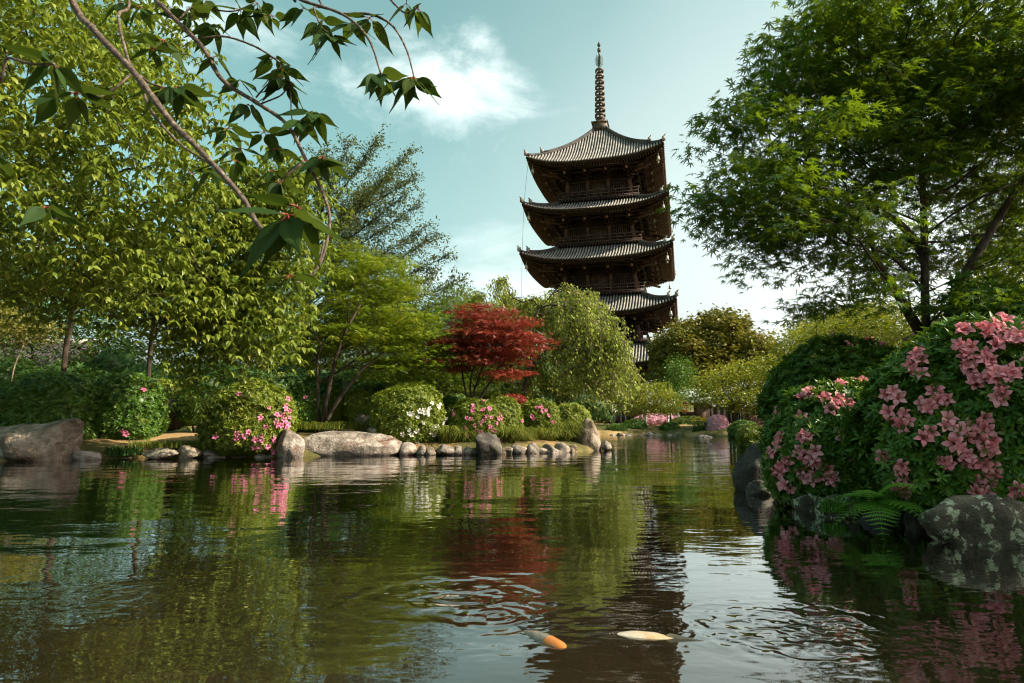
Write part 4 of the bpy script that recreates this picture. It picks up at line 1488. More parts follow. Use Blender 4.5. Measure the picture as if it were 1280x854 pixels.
def fan_attr(base_px, base_py, Y, fans, dy):
    pts = []
    for (x1, y1, n, spread) in fans:
        for q in range(n):
            t = 0.30 + 0.70 * (q + RNG.random()) / n
            w = spread * (1.0 - t * 0.75)
            pts.append(at(base_px + (x1 - base_px) * t + RNG.normal() * w * 0.6, base_py + (y1 - base_py) * t + RNG.normal() * w, Y + RNG.normal() * dy * (1.15 - t * 0.7)))
    return np.array(pts)


g = ground_at(78, 15.8)
at1 = blob_points([pxblob(60, 120, 10.5, 150, 150, 2.6), pxblob(190, 190, 10.0, 120, 130, 1.2), pxblob(60, 290, 10.3, 140, 90, 2.0), pxblob(170, 330, 10.2, 110, 55, 1.1), pxblob(30, 370, 11.5, 110, 30, 1.6), pxblob(110, 20, 12.5, 160, 60, 2.4), pxblob(-90, 220, 11, 120, 170, 2.6)], 760, 0.2, 0.15)
tree('cherry_tree', 'large leafy cherry tree leaning over the water behind the wide dark azalea', 'tree', g,
     [g - np.array([0, 0, 0.3]), at(82, 440, 15.7), at(88, 405, 15.5), at(96, 360, 15.0), at(100, 300, 14.2), at(100, 220, 13.2)], at1, 0.17, 0.006, M['bark'],
     lambda r, P, t, p: cherry_leaves(r, P, t, p, 12, 0.128, n_parts=300), 0.30, 0.4, 8, 12)
g = ground_at(186, 16.4)
at2 = blob_points([pxblob(250, 300, 12.6, 110, 80, 0.6), pxblob(330, 335, 12.6, 75, 62, 0.5), pxblob(280, 380, 12.5, 90, 32, 0.45), pxblob(200, 350, 12.4, 100, 36, 0.45), pxblob(340, 250, 13.2, 80, 60, 0.8)], 440, 0.2, 0.15)
at2 = np.concatenate([at2, fan_attr(200, 370, 12.3, [(345, 462, 16, 10), (372, 440, 16, 12), (318, 476, 14, 8), (255, 500, 14, 8), (240, 520, 10, 5), (362, 415, 14, 12), (300, 440, 14, 14), (150, 410, 10, 14), (386, 400, 12, 14)], 0.35)])
tree('cherry_tree', 'cherry tree with long sweeping boughs reaching down over the pink edged azalea', 'tree', g,
     [g - np.array([0, 0, 0.3]), at(187, 450, 16.3), at(190, 420, 16.0), at(196, 380, 15.4), at(210, 330, 14.6)], at2, 0.14, 0.006, M['bark'],
     lambda r, P, t, p: cherry_leaves(r, P, t, p, 9, 0.135, n_parts=300), 0.30, 0.4, 6, 12, droop=-0.1)


def fine_leaves(root, P, tips, par, n, size=0.07, mat=None, spread=0.1, tmpl=T_SIMPLE, first=30):
    """small leaves set close along every twig"""
    i = RNG.integers(first, len(P), n)
    t = RNG.random(n)[:, None]
    d = unit(P[i] - P[par[i]])
    pos = P[i] * t + P[par[i]] * (1 - t) + RNG.normal(size=(n, 3)) * np.array([spread, spread, spread * 0.7])
    ax = RNG.normal(size=(n, 3)) + np.array([0, 0, -0.3]) + d * 0.6
    nr = RNG.normal(size=(n, 3)) * 0.6 + np.array([0, 0, 1])
    leaf_objs(root, pos, frames(ax, nr), size * RNG.uniform(0.7, 1.3, n), np.clip(RNG.normal(0.45, 0.2, n), 0, 1), mat or M['fine_leaf'], tmpl)


g = ground_at(372, 23)
ft = thing('feathery_tree', 'tall open tree with fine ascending twigs rising behind the yellow green maple', 'tree', g)
tp = smooth_path([g - np.array([0, 0, 0.3]), at(374, 470, 23), at(378, 430, 23), at(384, 380, 23), at(388, 330, 23), at(396, 280, 23)], 4)
V, F = tube(tp - g, np.linspace(0.22, 0.05, len(tp)), 8)
link('trunk', mesh_data('trunk', V, F, M['bark'], True), ft)
tw, lp, la, ln_ = MB(), [], [], []
for (x1, y1, j) in ((438, 178, 20), (472, 172, 19), (512, 190, 17), (506, 243, 15), (524, 254, 14), (532, 283, 12), (547, 294, 11), (562, 318, 10), (580, 350, 8), (570, 372, 6), (552, 392, 5), (405, 190, 20), (350, 200, 19), (318, 240, 16), (300, 285, 13), (520, 220, 18), (490, 215, 17), (450, 240, 15), (480, 320, 10), (590, 378, 6), (430, 300, 13), (540, 345, 9), (500, 360, 7)):
    e = at(x1, y1, 23 + RNG.normal() * 1.3)
    b0 = tp[j]
    dl = np.linalg.norm(e - b0)
    lm = smooth_path([b0, b0 + (e - b0) * 0.35 + np.array([0, 0, 0.02 * dl]), b0 + (e - b0) * 0.7 + np.array([0, 0, 0.0]), e], 6)
    V, F = tube(lm - g, np.linspace(0.045, 0.006, len(lm)), 5)
    link('limb', mesh_data('limb', V, F, M['bark'], True), ft)
    ax0 = unit(e - b0)
    nt_ = int(dl / 0.085)
    for q in range(nt_):
        t = 0.14 + 0.86 * (q + RNG.random()) / nt_
        p0 = np.array([np.interp(t, np.linspace(0, 1, len(lm)), lm[:, i]) for i in range(3)])
        dr = unit(ax0 * 0.9 + RNG.normal(size=3) * 0.62 + np.array([0, 0, 0.05]))
        tl = RNG.uniform(0.4, 1.5) * (1.3 - 0.85 * t)
        pe = p0 + dr * tl
        V, F = tube(np.array([p0, (p0 + pe) / 2 + RNG.normal(size=3) * 0.03, pe]) - g, [0.008, 0.005, 0.003], 3, False)
        tw.add(V, F)
        m = int(tl / 0.022) + 3
        u = RNG.random(m)[:, None]
        lp.append(p0 + dr * tl * u + RNG.normal(size=(m, 3)) * 0.075)
        la.append(dr * 0.7 + RNG.normal(size=(m, 3)) * 0.8)
        ln_.append(np.array([0, 0, 1.0]) + RNG.normal(size=(m, 3)) * 0.5)
stuff(tw.obj('twigs', M['bark'], ft))
lp, la, ln_ = map(np.concatenate, (lp, la, ln_))
leaf_objs(ft, lp, frames(la, ln_), 0.10 * RNG.uniform(0.7, 1.3, len(lp)), np.clip(RNG.normal(0.45, 0.2, len(lp)), 0, 1), M['fine_leaf'], T_SIMPLE)

g = ground_at(402, 16.4)
mp = blob_points([pxblob(470, 425, 17.2, 90, 52, 1.4), pxblob(430, 370, 17.4, 70, 55, 1.6), pxblob(520, 422, 17.0, 52, 38, 1.1), pxblob(380, 420, 16.9, 45, 45, 1.2), pxblob(470, 350, 17.8, 60, 34, 1.4), pxblob(500, 462, 16.9, 55, 14, 0.8), pxblob(440, 330, 17.6, 36, 26, 1.2)], 330, 0.2, 0.24)
mt = tree('japanese_maple', 'yellow green layered maple with several dark stems behind the long flat slab', 'tree', g,
          [g - np.array([0, 0, 0.3]), at(398, 495, 16.4), at(397, 470, 16.4), at(396, 450, 16.4)], mp, 0.10, 0.006, M['bark'],
          lambda r, P, t, p: foliage_pads(r, P[t], 62, 0.44, 0.035, 0.115, M['lime_maple_leaf'], T_STAR, 0.35), 0.45, 0.35, 3, 10)
for q, (pts, rr) in enumerate((([(404, 528), (409, 495), (418, 455), (432, 415), (450, 380)], 0.075), ([(408, 528), (420, 505), (440, 478), (450, 465), (480, 440)], 0.06))):
    V, F = tube(smooth_path([at(x, y, 16.35 - 0.1 * q) for x, y in pts], 5) - g, np.linspace(rr, rr * 0.45, 21)[:len(smooth_path(pts, 5))], 7)
    link('stem', mesh_data('stem', V, F, M['bark'], True), mt)

g = ground_at(555, 21)
gm = blob_points([pxblob(575, 395, 21, 45, 36, 1.6), pxblob(545, 430, 21, 50, 40, 1.6), pxblob(600, 410, 21.5, 30, 34, 1.4), pxblob(560, 470, 20.5, 70, 34, 1.8), pxblob(500, 470, 21, 50, 30, 1.6)], 220, 0.2, 0.3)
M['green_maple_leaf'] = leaf_mat('green_maple_leaf', [(0.0, (0.050, 0.110, 0.010)), (0.6, (0.11, 0.18, 0.014)), (1.0, (0.20, 0.22, 0.02))], 0.36, (0.24, 0.32, 0.01))
tree('green_maple', 'mid green maple filling the gap behind the red maple', 'tree', g, [g - np.array([0, 0, 0.3]), at(556, 490, 21), at(558, 460, 21), at(560, 430, 21)], gm, 0.12, 0.006, M['bark'],
     lambda r, P, t, p: foliage_pads(r, P[t], 60, 0.5, 0.1, 0.11, M['green_maple_leaf'], T_STAR, 0.5), 0.4, 0.4, 6, 8)

g = ground_at(590, 17.4)
rm = blob_points([pxblob(620, 410, 17.2, 50, 24, 1.2), pxblob(600, 395, 17.4, 32, 16, 1.0), pxblob(655, 428, 17.0, 34, 12, 0.9), pxblob(575, 428, 17.2, 32, 16, 1.0), pxblob(620, 445, 17.0, 46, 14, 1.1), pxblob(570, 455, 17.1, 30, 8, 0.9), pxblob(635, 468, 16.8, 24, 9, 0.7), pxblob(605, 425, 17.4, 50, 26, 1.2)], 200, 0.15, 0.20)
rt = tree('red_maple', 'crimson leaved maple with fanning stems above the pink flowered azalea', 'tree', g, [g - np.array([0, 0, 0.3]), at(592, 495, 17.4), at(596, 480, 17.4), at(604, 455, 17.4)], rm, 0.065, 0.005, M['bark'],
          lambda r, P, t, p: foliage_pads(r, P[t], 56, 0.36, 0.03, 0.11, M['red_maple_leaf'], T_STAR, 0.35), 0.5, 0.3, 3, 8)
for q, (pts, rr) in enumerate((([(588, 512), (580, 480), (577, 450), (580, 425)], 0.035), ([(590, 512), (588, 480), (594, 450), (600, 420)], 0.035), ([(593, 512), (606, 488), (622, 462), (632, 430), (640, 405)], 0.045))):
    sp_ = smooth_path([at(x, y, 17.35 - 0.12 * q) for x, y in pts], 5)
    V, F = tube(sp_ - g, np.linspace(rr, rr * 0.4, len(sp_)), 7)
    link('stem', mesh_data('stem', V, F, M['bark'], True), rt)


# weeping tree
def weeping(label, base_px, Y, tops, n_strand, mat, size, low_py):
    g = ground_at(base_px, Y)
    root = thing('weeping_tree', label, 'tree', g)
    trunk = smooth_path([g - np.array([0, 0, 0.3]), at(base_px + 2, 495, Y), at(base_px + 12, 450, Y), at(base_px + 10, 415, Y), at(base_px + 22, 385, Y)], 4)
    A = np.array([at(x + RNG.normal() * 4, y + RNG.normal() * 3, Y + abs(RNG.normal()) * 1.2 - (0.9 if x > 690 else 0.0)) for x, y in tops for _ in range(5)])
    P, par, tips, _ = grow(trunk, A, 0.3, 0.35, 8, 0.0, 0.12)
    r = radii(P, par, 0.012, 0.17)
    limbs(root, P - g, par, r, M['bark'], 8)
    mb = MB()
    pos, ax, nr = [], [], []
    starts = P[RNG.choice(np.arange(len(trunk), len(P)), n_strand)]
    for s in starts:
        px = 640 + FPX * s[0] / s[1]
        lim = np.interp(px, *low_py) + RNG.normal() * 14
        zb = at(px, lim, s[1])[2]
        Ln = max(0.4, s[2] - max(zb, 0.5)) * RNG.uniform(0.15, 0.75)
        o = unit(np.array([s[0] - trunk[-1][0], (s[1] - trunk[-1][1]) * 0.8, 0])) * RNG.uniform(0.2, 1.1)
        ts = np.linspace(0, 1, 8)
        Q = s + np.outer(np.sqrt(ts), o) + np.outer(0.22 * np.sin(ts * math.pi * 0.8) - Ln * ts ** 1.3, [0, 0, 1]) + np.cumsum(RNG.normal(size=(8, 3)) * 0.06, 0)
        V, F = tube(Q - g, np.linspace(0.008, 0.003, 8), 3, False)
        mb.add(V, F)
        m = int(Ln / 0.052) + 3
        t = RNG.random(m)
        q = np.stack([np.interp(t, ts, Q[:, i]) for i in range(3)], 1) + RNG.normal(size=(m, 3)) * 0.075
        pos.append(q)
        a = RNG.random(m) * 6.28
        ax.append(np.stack([np.cos(a) * 0.8, np.sin(a) * 0.8, -0.75 + 0 * a], 1))
        nr.append(np.stack([np.cos(a) * 0.5 + RNG.normal(size=m) * 0.3, np.sin(a) * 0.5 + RNG.normal(size=m) * 0.3, np.ones(m)], 1))
    stuff(mb.obj('hanging_twigs', M['twig_bark'], root))
    pos, ax, nr = map(np.concatenate, (pos, ax, nr))
    leaf_objs(root, pos, frames(ax, nr), size * RNG.uniform(0.7, 1.3, len(pos)), np.clip(RNG.normal(0.45, 0.2, len(pos)), 0, 1), mat, T_SIMPLE)
    return root


weeping('pale green weeping tree trailing long leafy strands before the pagoda', 652, 20.2,
        [(628, 352), (606, 372), (612, 400), (640, 372), (655, 378), (672, 374), (690, 366), (706, 364), (722, 372), (734, 384), (744, 398), (700, 385), (680, 392), (660, 400), (720, 400), (735, 420), (748, 425), (690, 420), (640, 410), (715, 440), (740, 450), (756, 440), (765, 462), (705, 470), (670, 450), (730, 480), (660, 480), (755, 490)],
        900, M['willow_leaf'], 0.115, ([600, 640, 690, 730, 760, 790], [450, 500, 545, 540, 515, 500]))


# woodland behind
def simple_tree(label, px, Y, crown, n_attr, per, rpad, size, mat, r_base, name='tree', bark='bark', group=None, top_py=430, tmpl=T_SIMPLE, thick=0.35, mind=0.4, tilt=0.7):
    g = ground_at(px, Y)
    a = blob_points([pxblob(*c) for c in crown], n_attr, 0.25, mind)
    return tree(name, label, 'tree', g, [g - np.array([0, 0, 0.3]), at(px + 1, (top_py + 510) / 2, Y), at(px + 2, top_py + 10, Y), at(px, top_py - 20, Y)], a, r_base, 0.010, M[bark],
                lambda r, P, t, p: foliage_pads(r, P[t], per, rpad, thick, size, mat, tmpl, tilt), 0.4, 0.6, 6, 6, group)


WL = M['wood_leaf']
back = [(-30, 27, [(-30, 400, 27, 90, 70, 3), (-40, 320, 28, 90, 80, 3)], 0.16), (40, 31, [(30, 400, 31, 70, 46, 3), (60, 360, 32, 80, 50, 3)], 0.14), (132, 29, [(130, 420, 29, 60, 48, 2.5), (120, 350, 30, 80, 60, 3)], 0.15),
        (208, 33, [(200, 430, 33, 60, 40, 3), (220, 370, 34, 80, 60, 3)], 0.15), (268, 30, [(270, 430, 30, 50, 44, 2.5), (260, 360, 31, 70, 60, 3)], 0.14), (340, 28, [(335, 440, 28, 52, 42, 2.5), (320, 370, 29, 70, 60, 3)], 0.16),
        (352, 34, [(380, 430, 34, 60, 50, 3)], 0.13), (452, 30, [(450, 440, 30, 60, 44, 2.5), (480, 400, 31, 60, 40, 3)], 0.14), (525, 32, [(520, 450, 32, 60, 46, 3)], 0.14), (640, 27, [(640, 455, 27, 60, 40, 2.5), (700, 480, 28, 50, 30, 2.5)], 0.13)]
words = ['at the edge of the wood beyond the dark azalea', 'before the tiled garden building', 'in the gap between the two cherry trunks', 'beyond the dark boulder on the slope', 'behind the sweeping cherry boughs', 'behind the dark bush by the maple', 'half hidden by the lime maple', 'behind the yellow green maple crown', 'behind the white flowered azalea', 'behind the weeping tree strands']
for (px, Y, cr, rb), wd in zip(back, words):
    simple_tree('mid green woodland tree ' + wd, px, Y, cr, 90, 64, 0.85, 0.20, WL, rb, 'woodland_tree', top_py=455)
for i, (px, Y, w, top, wd) in enumerate(((-20, 24, 70, 455, 'beside the slender pale stemmed tree'), (70, 23, 60, 462, 'behind the leaning cherry trunk'), (130, 25, 60, 448, 'between the two cherry trunks'), (215, 24, 60, 458, 'behind the small clipped bush on the slope'), (290, 22, 70, 462, 'under the sweeping cherry boughs'), (360, 23, 60, 455, 'behind the multi stemmed maple'), (440, 22, 60, 460, 'behind the clipped bushes by the maple'), (510, 24, 70, 452, 'behind the white flowered azalea'), (590, 25, 70, 456, 'behind the crimson maple stems'), (660, 26, 80, 450, 'behind the weeping tree trunk'), (655, 31, 55, 470, 'far behind the azalea with sparse pink flowers'))):
    bush('dark shaded undergrowth ' + wd, px - w, px + w, top, 530, Y, WL, 1500, 0.17, depth=0.6, lump=0.45, name='undergrowth_shrub', sprigs=0.3)
# pale slim stems by the building
for i, (x0, x1, lab) in enumerate(((12, 30, 'slender pale stemmed tree leaning out beside the tiled building'), (268, 264, 'slim pale trunk standing behind the sweeping cherry boughs'))):
    g = ground_at(x0, 22 + i * 2)
    a = blob_points([pxblob(x1 - 10, 405, 22 + i * 2, 50, 24, 1.5)], 40, 0.2, 0.3)
    tree('slender_tree', lab, 'tree', g, [g - np.array([0, 0, 0.3]), at(x0 + 2, 480, 22 + i * 2), at(x0 + (x1 - x0) * 0.4, 455, 22 + i * 2), at(x1, 430, 22 + i * 2)], a, 0.085, 0.006, M['pale_bark'],
         lambda r, P, t, p: foliage_pads(r, P[t], 60, 0.5, 0.15, 0.13, M['camphor_leaf'], T_SIMPLE, 0.6), 0.4, 0.4, 4, 4)

# far end: maples, camphor, others
M['far_maple_leaf'] = leaf_mat('far_maple_leaf', [(0.0, (0.085, 0.125, 0.010)), (0.5, (0.19, 0.215, 0.014)), (1.0, (0.32, 0.26, 0.02))], 0.36, (0.32, 0.36, 0.01), nscale=0.5)
FM = M['far_maple_leaf']
simple_tree('small spreading maple with golden tips by the far hedge', 837, 42, [(800, 492, 42, 42, 14, 2.4), (820, 505, 42, 36, 14, 2.2), (790, 505, 42, 32, 13, 2)], 110, 60, 0.6, 0.16, FM, 0.16, 'garden_maple', top_py=510, thick=0.15)
simple_tree('bright green maple beside the tip of the planted bank', 764, 40.5, [(752, 484, 40.5, 28, 20, 2.0), (768, 494, 40.5, 24, 11, 1.8), (745, 495, 40.5, 20, 8, 1.6)], 90, 60, 0.6, 0.15, M['green_maple_leaf'], 0.13, 'garden_maple', top_py=515, thick=0.2)
simple_tree('broad golden green maple overhanging the pale pink bush', 915, 38, [(920, 480, 38, 52, 26, 2.6), (955, 470, 38, 40, 26, 2.4), (895, 495, 38, 36, 18, 2.2), (945, 500, 37, 46, 18, 2.2), (975, 490, 37, 30, 30, 2)], 210, 64, 0.62, 0.16, FM, 0.18, 'garden_maple', top_py=512, thick=0.18)
simple_tree('large rounded camphor tree with olive foliage beside the pagoda', 868, 66, [(880, 440, 66, 58, 40, 4), (895, 415, 66, 36, 22, 3.5), (850, 440, 64, 30, 24, 3), (930, 445, 66, 40, 26, 3.5), (855, 470, 64, 40, 24, 3), (915, 430, 66, 26, 16, 3)], 230, 230, 1.0, 0.40, M['camphor_leaf'], 0.45, 'camphor_tree', top_py=500, thick=0.45, mind=1.1)
simple_tree('dark evergreen standing behind the small spreading maple', 845, 52, [(842, 488, 52, 14, 24, 1.6), (850, 470, 52, 14, 24, 1.8)], 60, 60, 0.7, 0.2, M['deep_azalea_leaf'], 0.2, 'evergreen_tree', top_py=500)
simple_tree('low golden leaved tree beyond the dark azalea mound', 1010, 30, [(1010, 440, 30, 40, 34, 2.4), (985, 470, 29, 30, 26, 2)], 120, 60, 0.6, 0.16, FM, 0.15, 'garden_maple', top_py=480, thick=0.25)
simple_tree('sunlit yellow green tree framed under the big maple branches', 1085, 24, [(1060, 425, 24, 60, 26, 2.4), (1110, 430, 23, 50, 24, 2.2), (1085, 400, 25, 40, 14, 2.2), (1040, 410, 25, 30, 18, 2)], 190, 62, 0.55, 0.13, FM, 0.15, 'garden_maple', top_py=460, thick=0.2)
simple_tree('grey green rounded tree beyond the sunlit yellow green one', 1040, 44, [(1035, 405, 44, 36, 22, 3), (1075, 392, 46, 40, 20, 3)], 90, 60, 0.8, 0.24, M['fine_leaf'], 0.2, 'woodland_tree', top_py=450)
simple_tree('sunlit tree beyond the evergreen shrub and the maple trunk', 1240, 20, [(1230, 390, 20, 70, 40, 2.2), (1290, 330, 20, 60, 90, 2.4)], 150, 60, 0.5, 0.13, FM, 0.15, 'garden_maple', top_py=450, thick=0.25)
simple_tree('dense green tree beyond the far hedge left of the pagoda steps', 720, 55, [(720, 485, 55, 40, 26, 3), (690, 470, 56, 36, 30, 3)], 90, 60, 0.9, 0.26, WL, 0.2, 'woodland_tree', top_py=505)
for i, (px, Y, h) in enumerate(((1330, 34, 380), (1210, 40, 400), (1120, 60, 420), (1000, 75, 440), (-120, 40, 330), (-60, 50, 380))):
    simple_tree('background woodland tree ' + ['past the evergreen shrub', 'behind the maple trunk', 'behind the grey green rounded tree', 'beyond the golden leaved tree', 'far behind the leaning cherry', 'behind the tiled building'][i], px, Y, [(px, h + 30, Y, 70, 50, 4), (px + 30, h, Y, 50, 40, 3)], 90, 60, 1.0, 0.28, WL, 0.22, 'woodland_tree', top_py=h + 70)

g = np.array([9.7, 0.5, gz(9.7, 0.5)])
side = blob_points([(9.7, 0.5, 5.0, 1.5, 1.6, 1.2), (9.2, 1.3, 4.2, 1.1, 1.2, 0.8), (10.3, -0.4, 5.6, 1.1, 1.2, 1.0), (9.3, 2.6, 4.5, 1.3, 1.3, 0.8), (8.2, 2.3, 4.5, 1.4, 1.2, 0.8), (7.5, 3.0, 4.0, 0.9, 0.9, 0.6), (7.6, 1.2, 4.2, 1.0, 1.0, 0.7)], 260, 0.1, 0.2)
tree('garden_maple', 'green maple further along the shaded near bank past the azaleas', 'tree', g, [g - np.array([0, 0, 0.3]), g + np.array([0.05, 0, 1.2]), g + np.array([-0.05, 0.05, 2.4]), g + np.array([0, 0.1, 3.6])], side, 0.13, 0.006, M['maple_bark'],
     lambda r, P, t, p: foliage_pads(r, P[t], 70, 0.42, 0.1, 0.11, M['maple_leaf'], T_STAR, 0.5), 0.4, 0.35, 7, 8)

# big maple on the near bank
g = ground_at(1166, 8.2)
bm_attr = blob_points([pxblob(1080, 180, 8.2, 110, 100, 1.5), pxblob(1180, 110, 8.4, 140, 120, 1.7), pxblob(990, 190, 7.4, 70, 60, 1.3), pxblob(1010, 60, 7.6, 62, 60, 1.4), pxblob(930, 250, 7.3, 72, 42, 1.1), pxblob(1020, 290, 7.3, 90, 50, 1.4), pxblob(1110, 325, 8.9, 90, 36, 0.8), pxblob(1050, 372, 7.4, 50, 18, 0.9), pxblob(1240, 270, 9.0, 90, 90, 1.0), pxblob(1290, 120, 7.8, 110, 140, 2.0), pxblob(1120, 20, 8.0, 140, 60, 1.8), pxblob(905, 155, 7.2, 38, 26, 0.7), pxblob(975, 110, 7.5, 34, 30, 0.8), pxblob(955, 300, 7.3, 46, 24, 0.8), pxblob(1230, 380, 7.4, 70, 26, 1.0), pxblob(1340, 330, 7.5, 80, 60, 1.4)], 900, 0.12, 0.16)
bt = tree('big_maple', 'big dark maple spreading over the azaleas on the shaded near bank', 'tree', g,
          [g - np.array([0, 0, 0.3]), at(1166, 470, 8.2), at(1160, 425, 8.2), at(1157, 390, 8.2), at(1156, 340, 8.15), at(1155, 280, 8.1), at(1153, 220, 8.0), at(1150, 150, 7.9)], bm_attr, 0.165, 0.0045, M['maple_bark'],
          lambda r, P, t, p: foliage_pads(r, P[t], 40, 0.36, 0.07, 0.100, M['maple_leaf'], T_MAPLE, 0.45, droop=0.35, n_parts=300), 0.42, 0.3, 9, 16)
for q, (pts, rr) in enumerate((([(1168, 432), (1182, 408), (1196, 372), (1206, 345), (1232, 300), (1262, 250), (1285, 215)], 0.085), ([(1160, 430), (1138, 395), (1118, 360), (1102, 335), (1088, 300)], 0.075), ([(1156, 320), (1130, 285), (1100, 262), (1070, 235)], 0.06))):
    sp_ = smooth_path([at(x, y, 8.2 - 0.06 * i_) for i_, (x, y) in enumerate(pts)], 5)
    V, F = tube(sp_ - g, np.linspace(rr, rr * 0.4, len(sp_)), 9)
    link('limb', mesh_data('limb', V, F, M['maple_bark'], True), bt)


# ------------------------------------------------------------------ overhanging cherry whose boughs cross the top of the view
oc = thing('overhanging_cherry', 'dark cherry boughs with large drooping leaves hanging over the water', 'tree', (-4.9, -1.2, 0.3))
OB = np.array([-4.9, -1.2, 0.3])
jn = np.array([-2.2, 1.2, 3.2])
V, F = tube(smooth_path([(-4.9, -1.2, -0.3), (-4.7, -1.0, 1.2), (-4.1, -0.4, 2.4), (-3.2, 0.5, 3.0), jn], 5) - OB, np.linspace(0.16, 0.05, 21), 9)
link('trunk', mesh_data('trunk', V, F, M['bark'], True), oc)
cl_m = [mesh_data('leaf', T_CHERRY[0] * np.array([1.25, 1, 1]) + np.array([[0, 0, 0]]), T_CHERRY[1], M['near_leaf'], True, np.full(10, t)) for t in (0.1, 0.35, 0.6, 0.9)]


def near_leaf_mesh(t, curl):
    """a broad serrated-looking leaf, folded on its midrib"""
    n = 9
    V, F = [], []
    for i in range(n):
        s = i / (n - 1)
        w = 0.26 * math.sin(math.pi * min(1, s ** 0.72)) ** 0.9 * (1 - 0.25 * s) + (0.0 if i else 0.01)
        y = s if i < n - 1 else 1.14
        z = -curl * 0.45 * s * s
        V += [[-w, y - 0.03, z + 0.10 * w], [-w * 0.5, y, z + 0.02], [0, y, z - 0.045 * (1 - s)], [w * 0.5, y, z + 0.02], [w, y - 0.03, z + 0.10 * w]]
    for i in range(n - 1):
        for j in range(4):
            q = i * 5 + j
            F.append([q, q + 1, q + 6, q + 5])
    return mesh_data('leaf', V, np.array(F), M['near_leaf'], True, np.full(len(V), t))


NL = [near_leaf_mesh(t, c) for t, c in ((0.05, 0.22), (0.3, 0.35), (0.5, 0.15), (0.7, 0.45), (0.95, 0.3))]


def rosette(px, py, Y, n, lpx, spread=1.0, down=0.75):
    p = at(px, py, Y)
    Lw = lpx * Y / FPX
    a0 = RNG.random() * 6.28
    for j in range(n):
        an = a0 + j * 2 * math.pi / n + RNG.normal() * 0.25
        ax = np.array([math.cos(an) * spread, math.sin(an) * spread, -down * RNG.uniform(-0.1, 1.9)])
        nr = np.array([math.cos(an) * 0.6 + RNG.normal() * 0.6, math.sin(an) * 0.6 + RNG.normal() * 0.6, 1.0])
        rot = frames(ax[None], nr[None])[0]
        b = p + unit(ax) * Lw * 0.18
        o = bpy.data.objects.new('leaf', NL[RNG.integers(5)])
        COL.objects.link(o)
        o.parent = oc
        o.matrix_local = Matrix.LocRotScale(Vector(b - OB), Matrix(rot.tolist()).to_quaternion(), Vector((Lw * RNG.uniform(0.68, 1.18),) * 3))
        st = bpy.data.objects.new('leaf_stalk', STALK)
        COL.objects.link(st)
        st.parent = oc
        st.matrix_local = Matrix.LocRotScale(Vector(p - OB), Matrix(rot.tolist()).to_quaternion(), Vector((Lw * 0.22,) * 3))


_v, _f = tube([(0, 0, 0), (0, 0.5, 0.02), (0, 1, 0)], 0.07, 4)
M['stalk'] = surf_mat('stalk', [(0.3, (0.16, 0.035, 0.015)), (0.7, (0.25, 0.07, 0.025))], 20, 0.5, 0.3, 0.0)
STALK = mesh_data('leaf_stalk', _v, _f, M['stalk'])


def bough(pts, Y0, Y1, r0, r1, name='bough', from_join=True):
    n = len(pts)
    Ys = np.linspace(Y0, Y1, n)
    P = [at(x, y, Y) for (x, y), Y in zip(pts, Ys)]
    if from_join:
        P = [jn, (jn + P[0]) / 2 + np.array([0.1, 0.1, 0.25])] + P
    S = smooth_path(P, 7)
    rr = 0.74 * np.linspace(r0, r1, len(S)) * (1 + 0.10 * np.sin(np.arange(len(S)) * 2.6) + 0.05 * RNG.normal(size=len(S)))
    V, F = tube(S - OB, rr, 8)
    link(name, mesh_data(name, V, F, M['twig_bark'], True), oc)


bough([(80, -20), (118, 38), (165, 88), (212, 150), (240, 178), (275, 215), (305, 250), (322, 280), (346, 300)], 2.0, 1.75, 0.017, 0.0085)
bough([(180, -25), (205, 10), (252, 58), (278, 100), (320, 128), (358, 155), (380, 195), (405, 245), (412, 280), (400, 330), (376, 352), (362, 348)], 2.6, 2.2, 0.017, 0.0045)
bough([(348, -25), (372, -2), (428, 18), (460, 48), (476, 92)], 2.5, 2.3, 0.012, 0.005)
bough([(428, 18), (462, 18), (490, 32), (508, 62), (518, 98)], 2.46, 2.35, 0.008, 0.004, 'twig', False)
bough([(385, -20), (392, 10), (402, 34), (412, 42)], 2.5, 2.45, 0.006, 0.004, 'twig')
bough([(470, -30), (482, -8), (500, 12), (510, 16), (524, 8)], 2.5, 2.4, 0.008, 0.004, 'twig')
bough([(152, -25), (148, 20), (156, 60), (166, 92)], 2.3, 2.0, 0.009, 0.006, 'twig')
bough([(252, 48), (282, 46), (318, 58), (345, 75), (352, 85)], 2.55, 2.5, 0.007, 0.004, 'twig', False)
bough([(320, 122), (335, 105), (350, 95)], 2.5, 2.45, 0.005, 0.003, 'twig', False)
bough([(326, 130), (350, 120), (362, 110), (364, 140), (366, 155)], 2.5, 2.45, 0.005, 0.003, 'twig', False)
bough([(165, 88), (190, 105), (215, 112), (222, 116)], 2.0, 2.0, 0.006, 0.004, 'twig', False)
bough([(165, 92), (150, 105), (128, 120), (105, 118)], 2.0, 1.9, 0.006, 0.003, 'twig', False)
bough([(172, 95), (190, 140), (225, 180), (262, 205), (300, 240)], 2.1, 1.9, 0.007, 0.004, 'twig', False)
bough([(-20, 66), (10, 72), (40, 80), (68, 80)], 1.5, 1.4, 0.006, 0.004, 'twig')
bough([(376, 205), (358, 220), (348, 232)], 2.3, 2.3, 0.007, 0.004, 'twig', False)
bough([(222, 26), (240, 10), (265, 12), (292, 14), (318, 4)], 2.57, 2.6, 0.006, 0.004, 'twig', False)
bough([(346, 300), (352, 292), (358, 280), (362, 270)], 1.75, 1.7, 0.008, 0.004, 'twig', False)
bough([(405, 300), (398, 330), (385, 348), (362, 350)], 2.2, 2.2, 0.005, 0.004, 'twig', False)
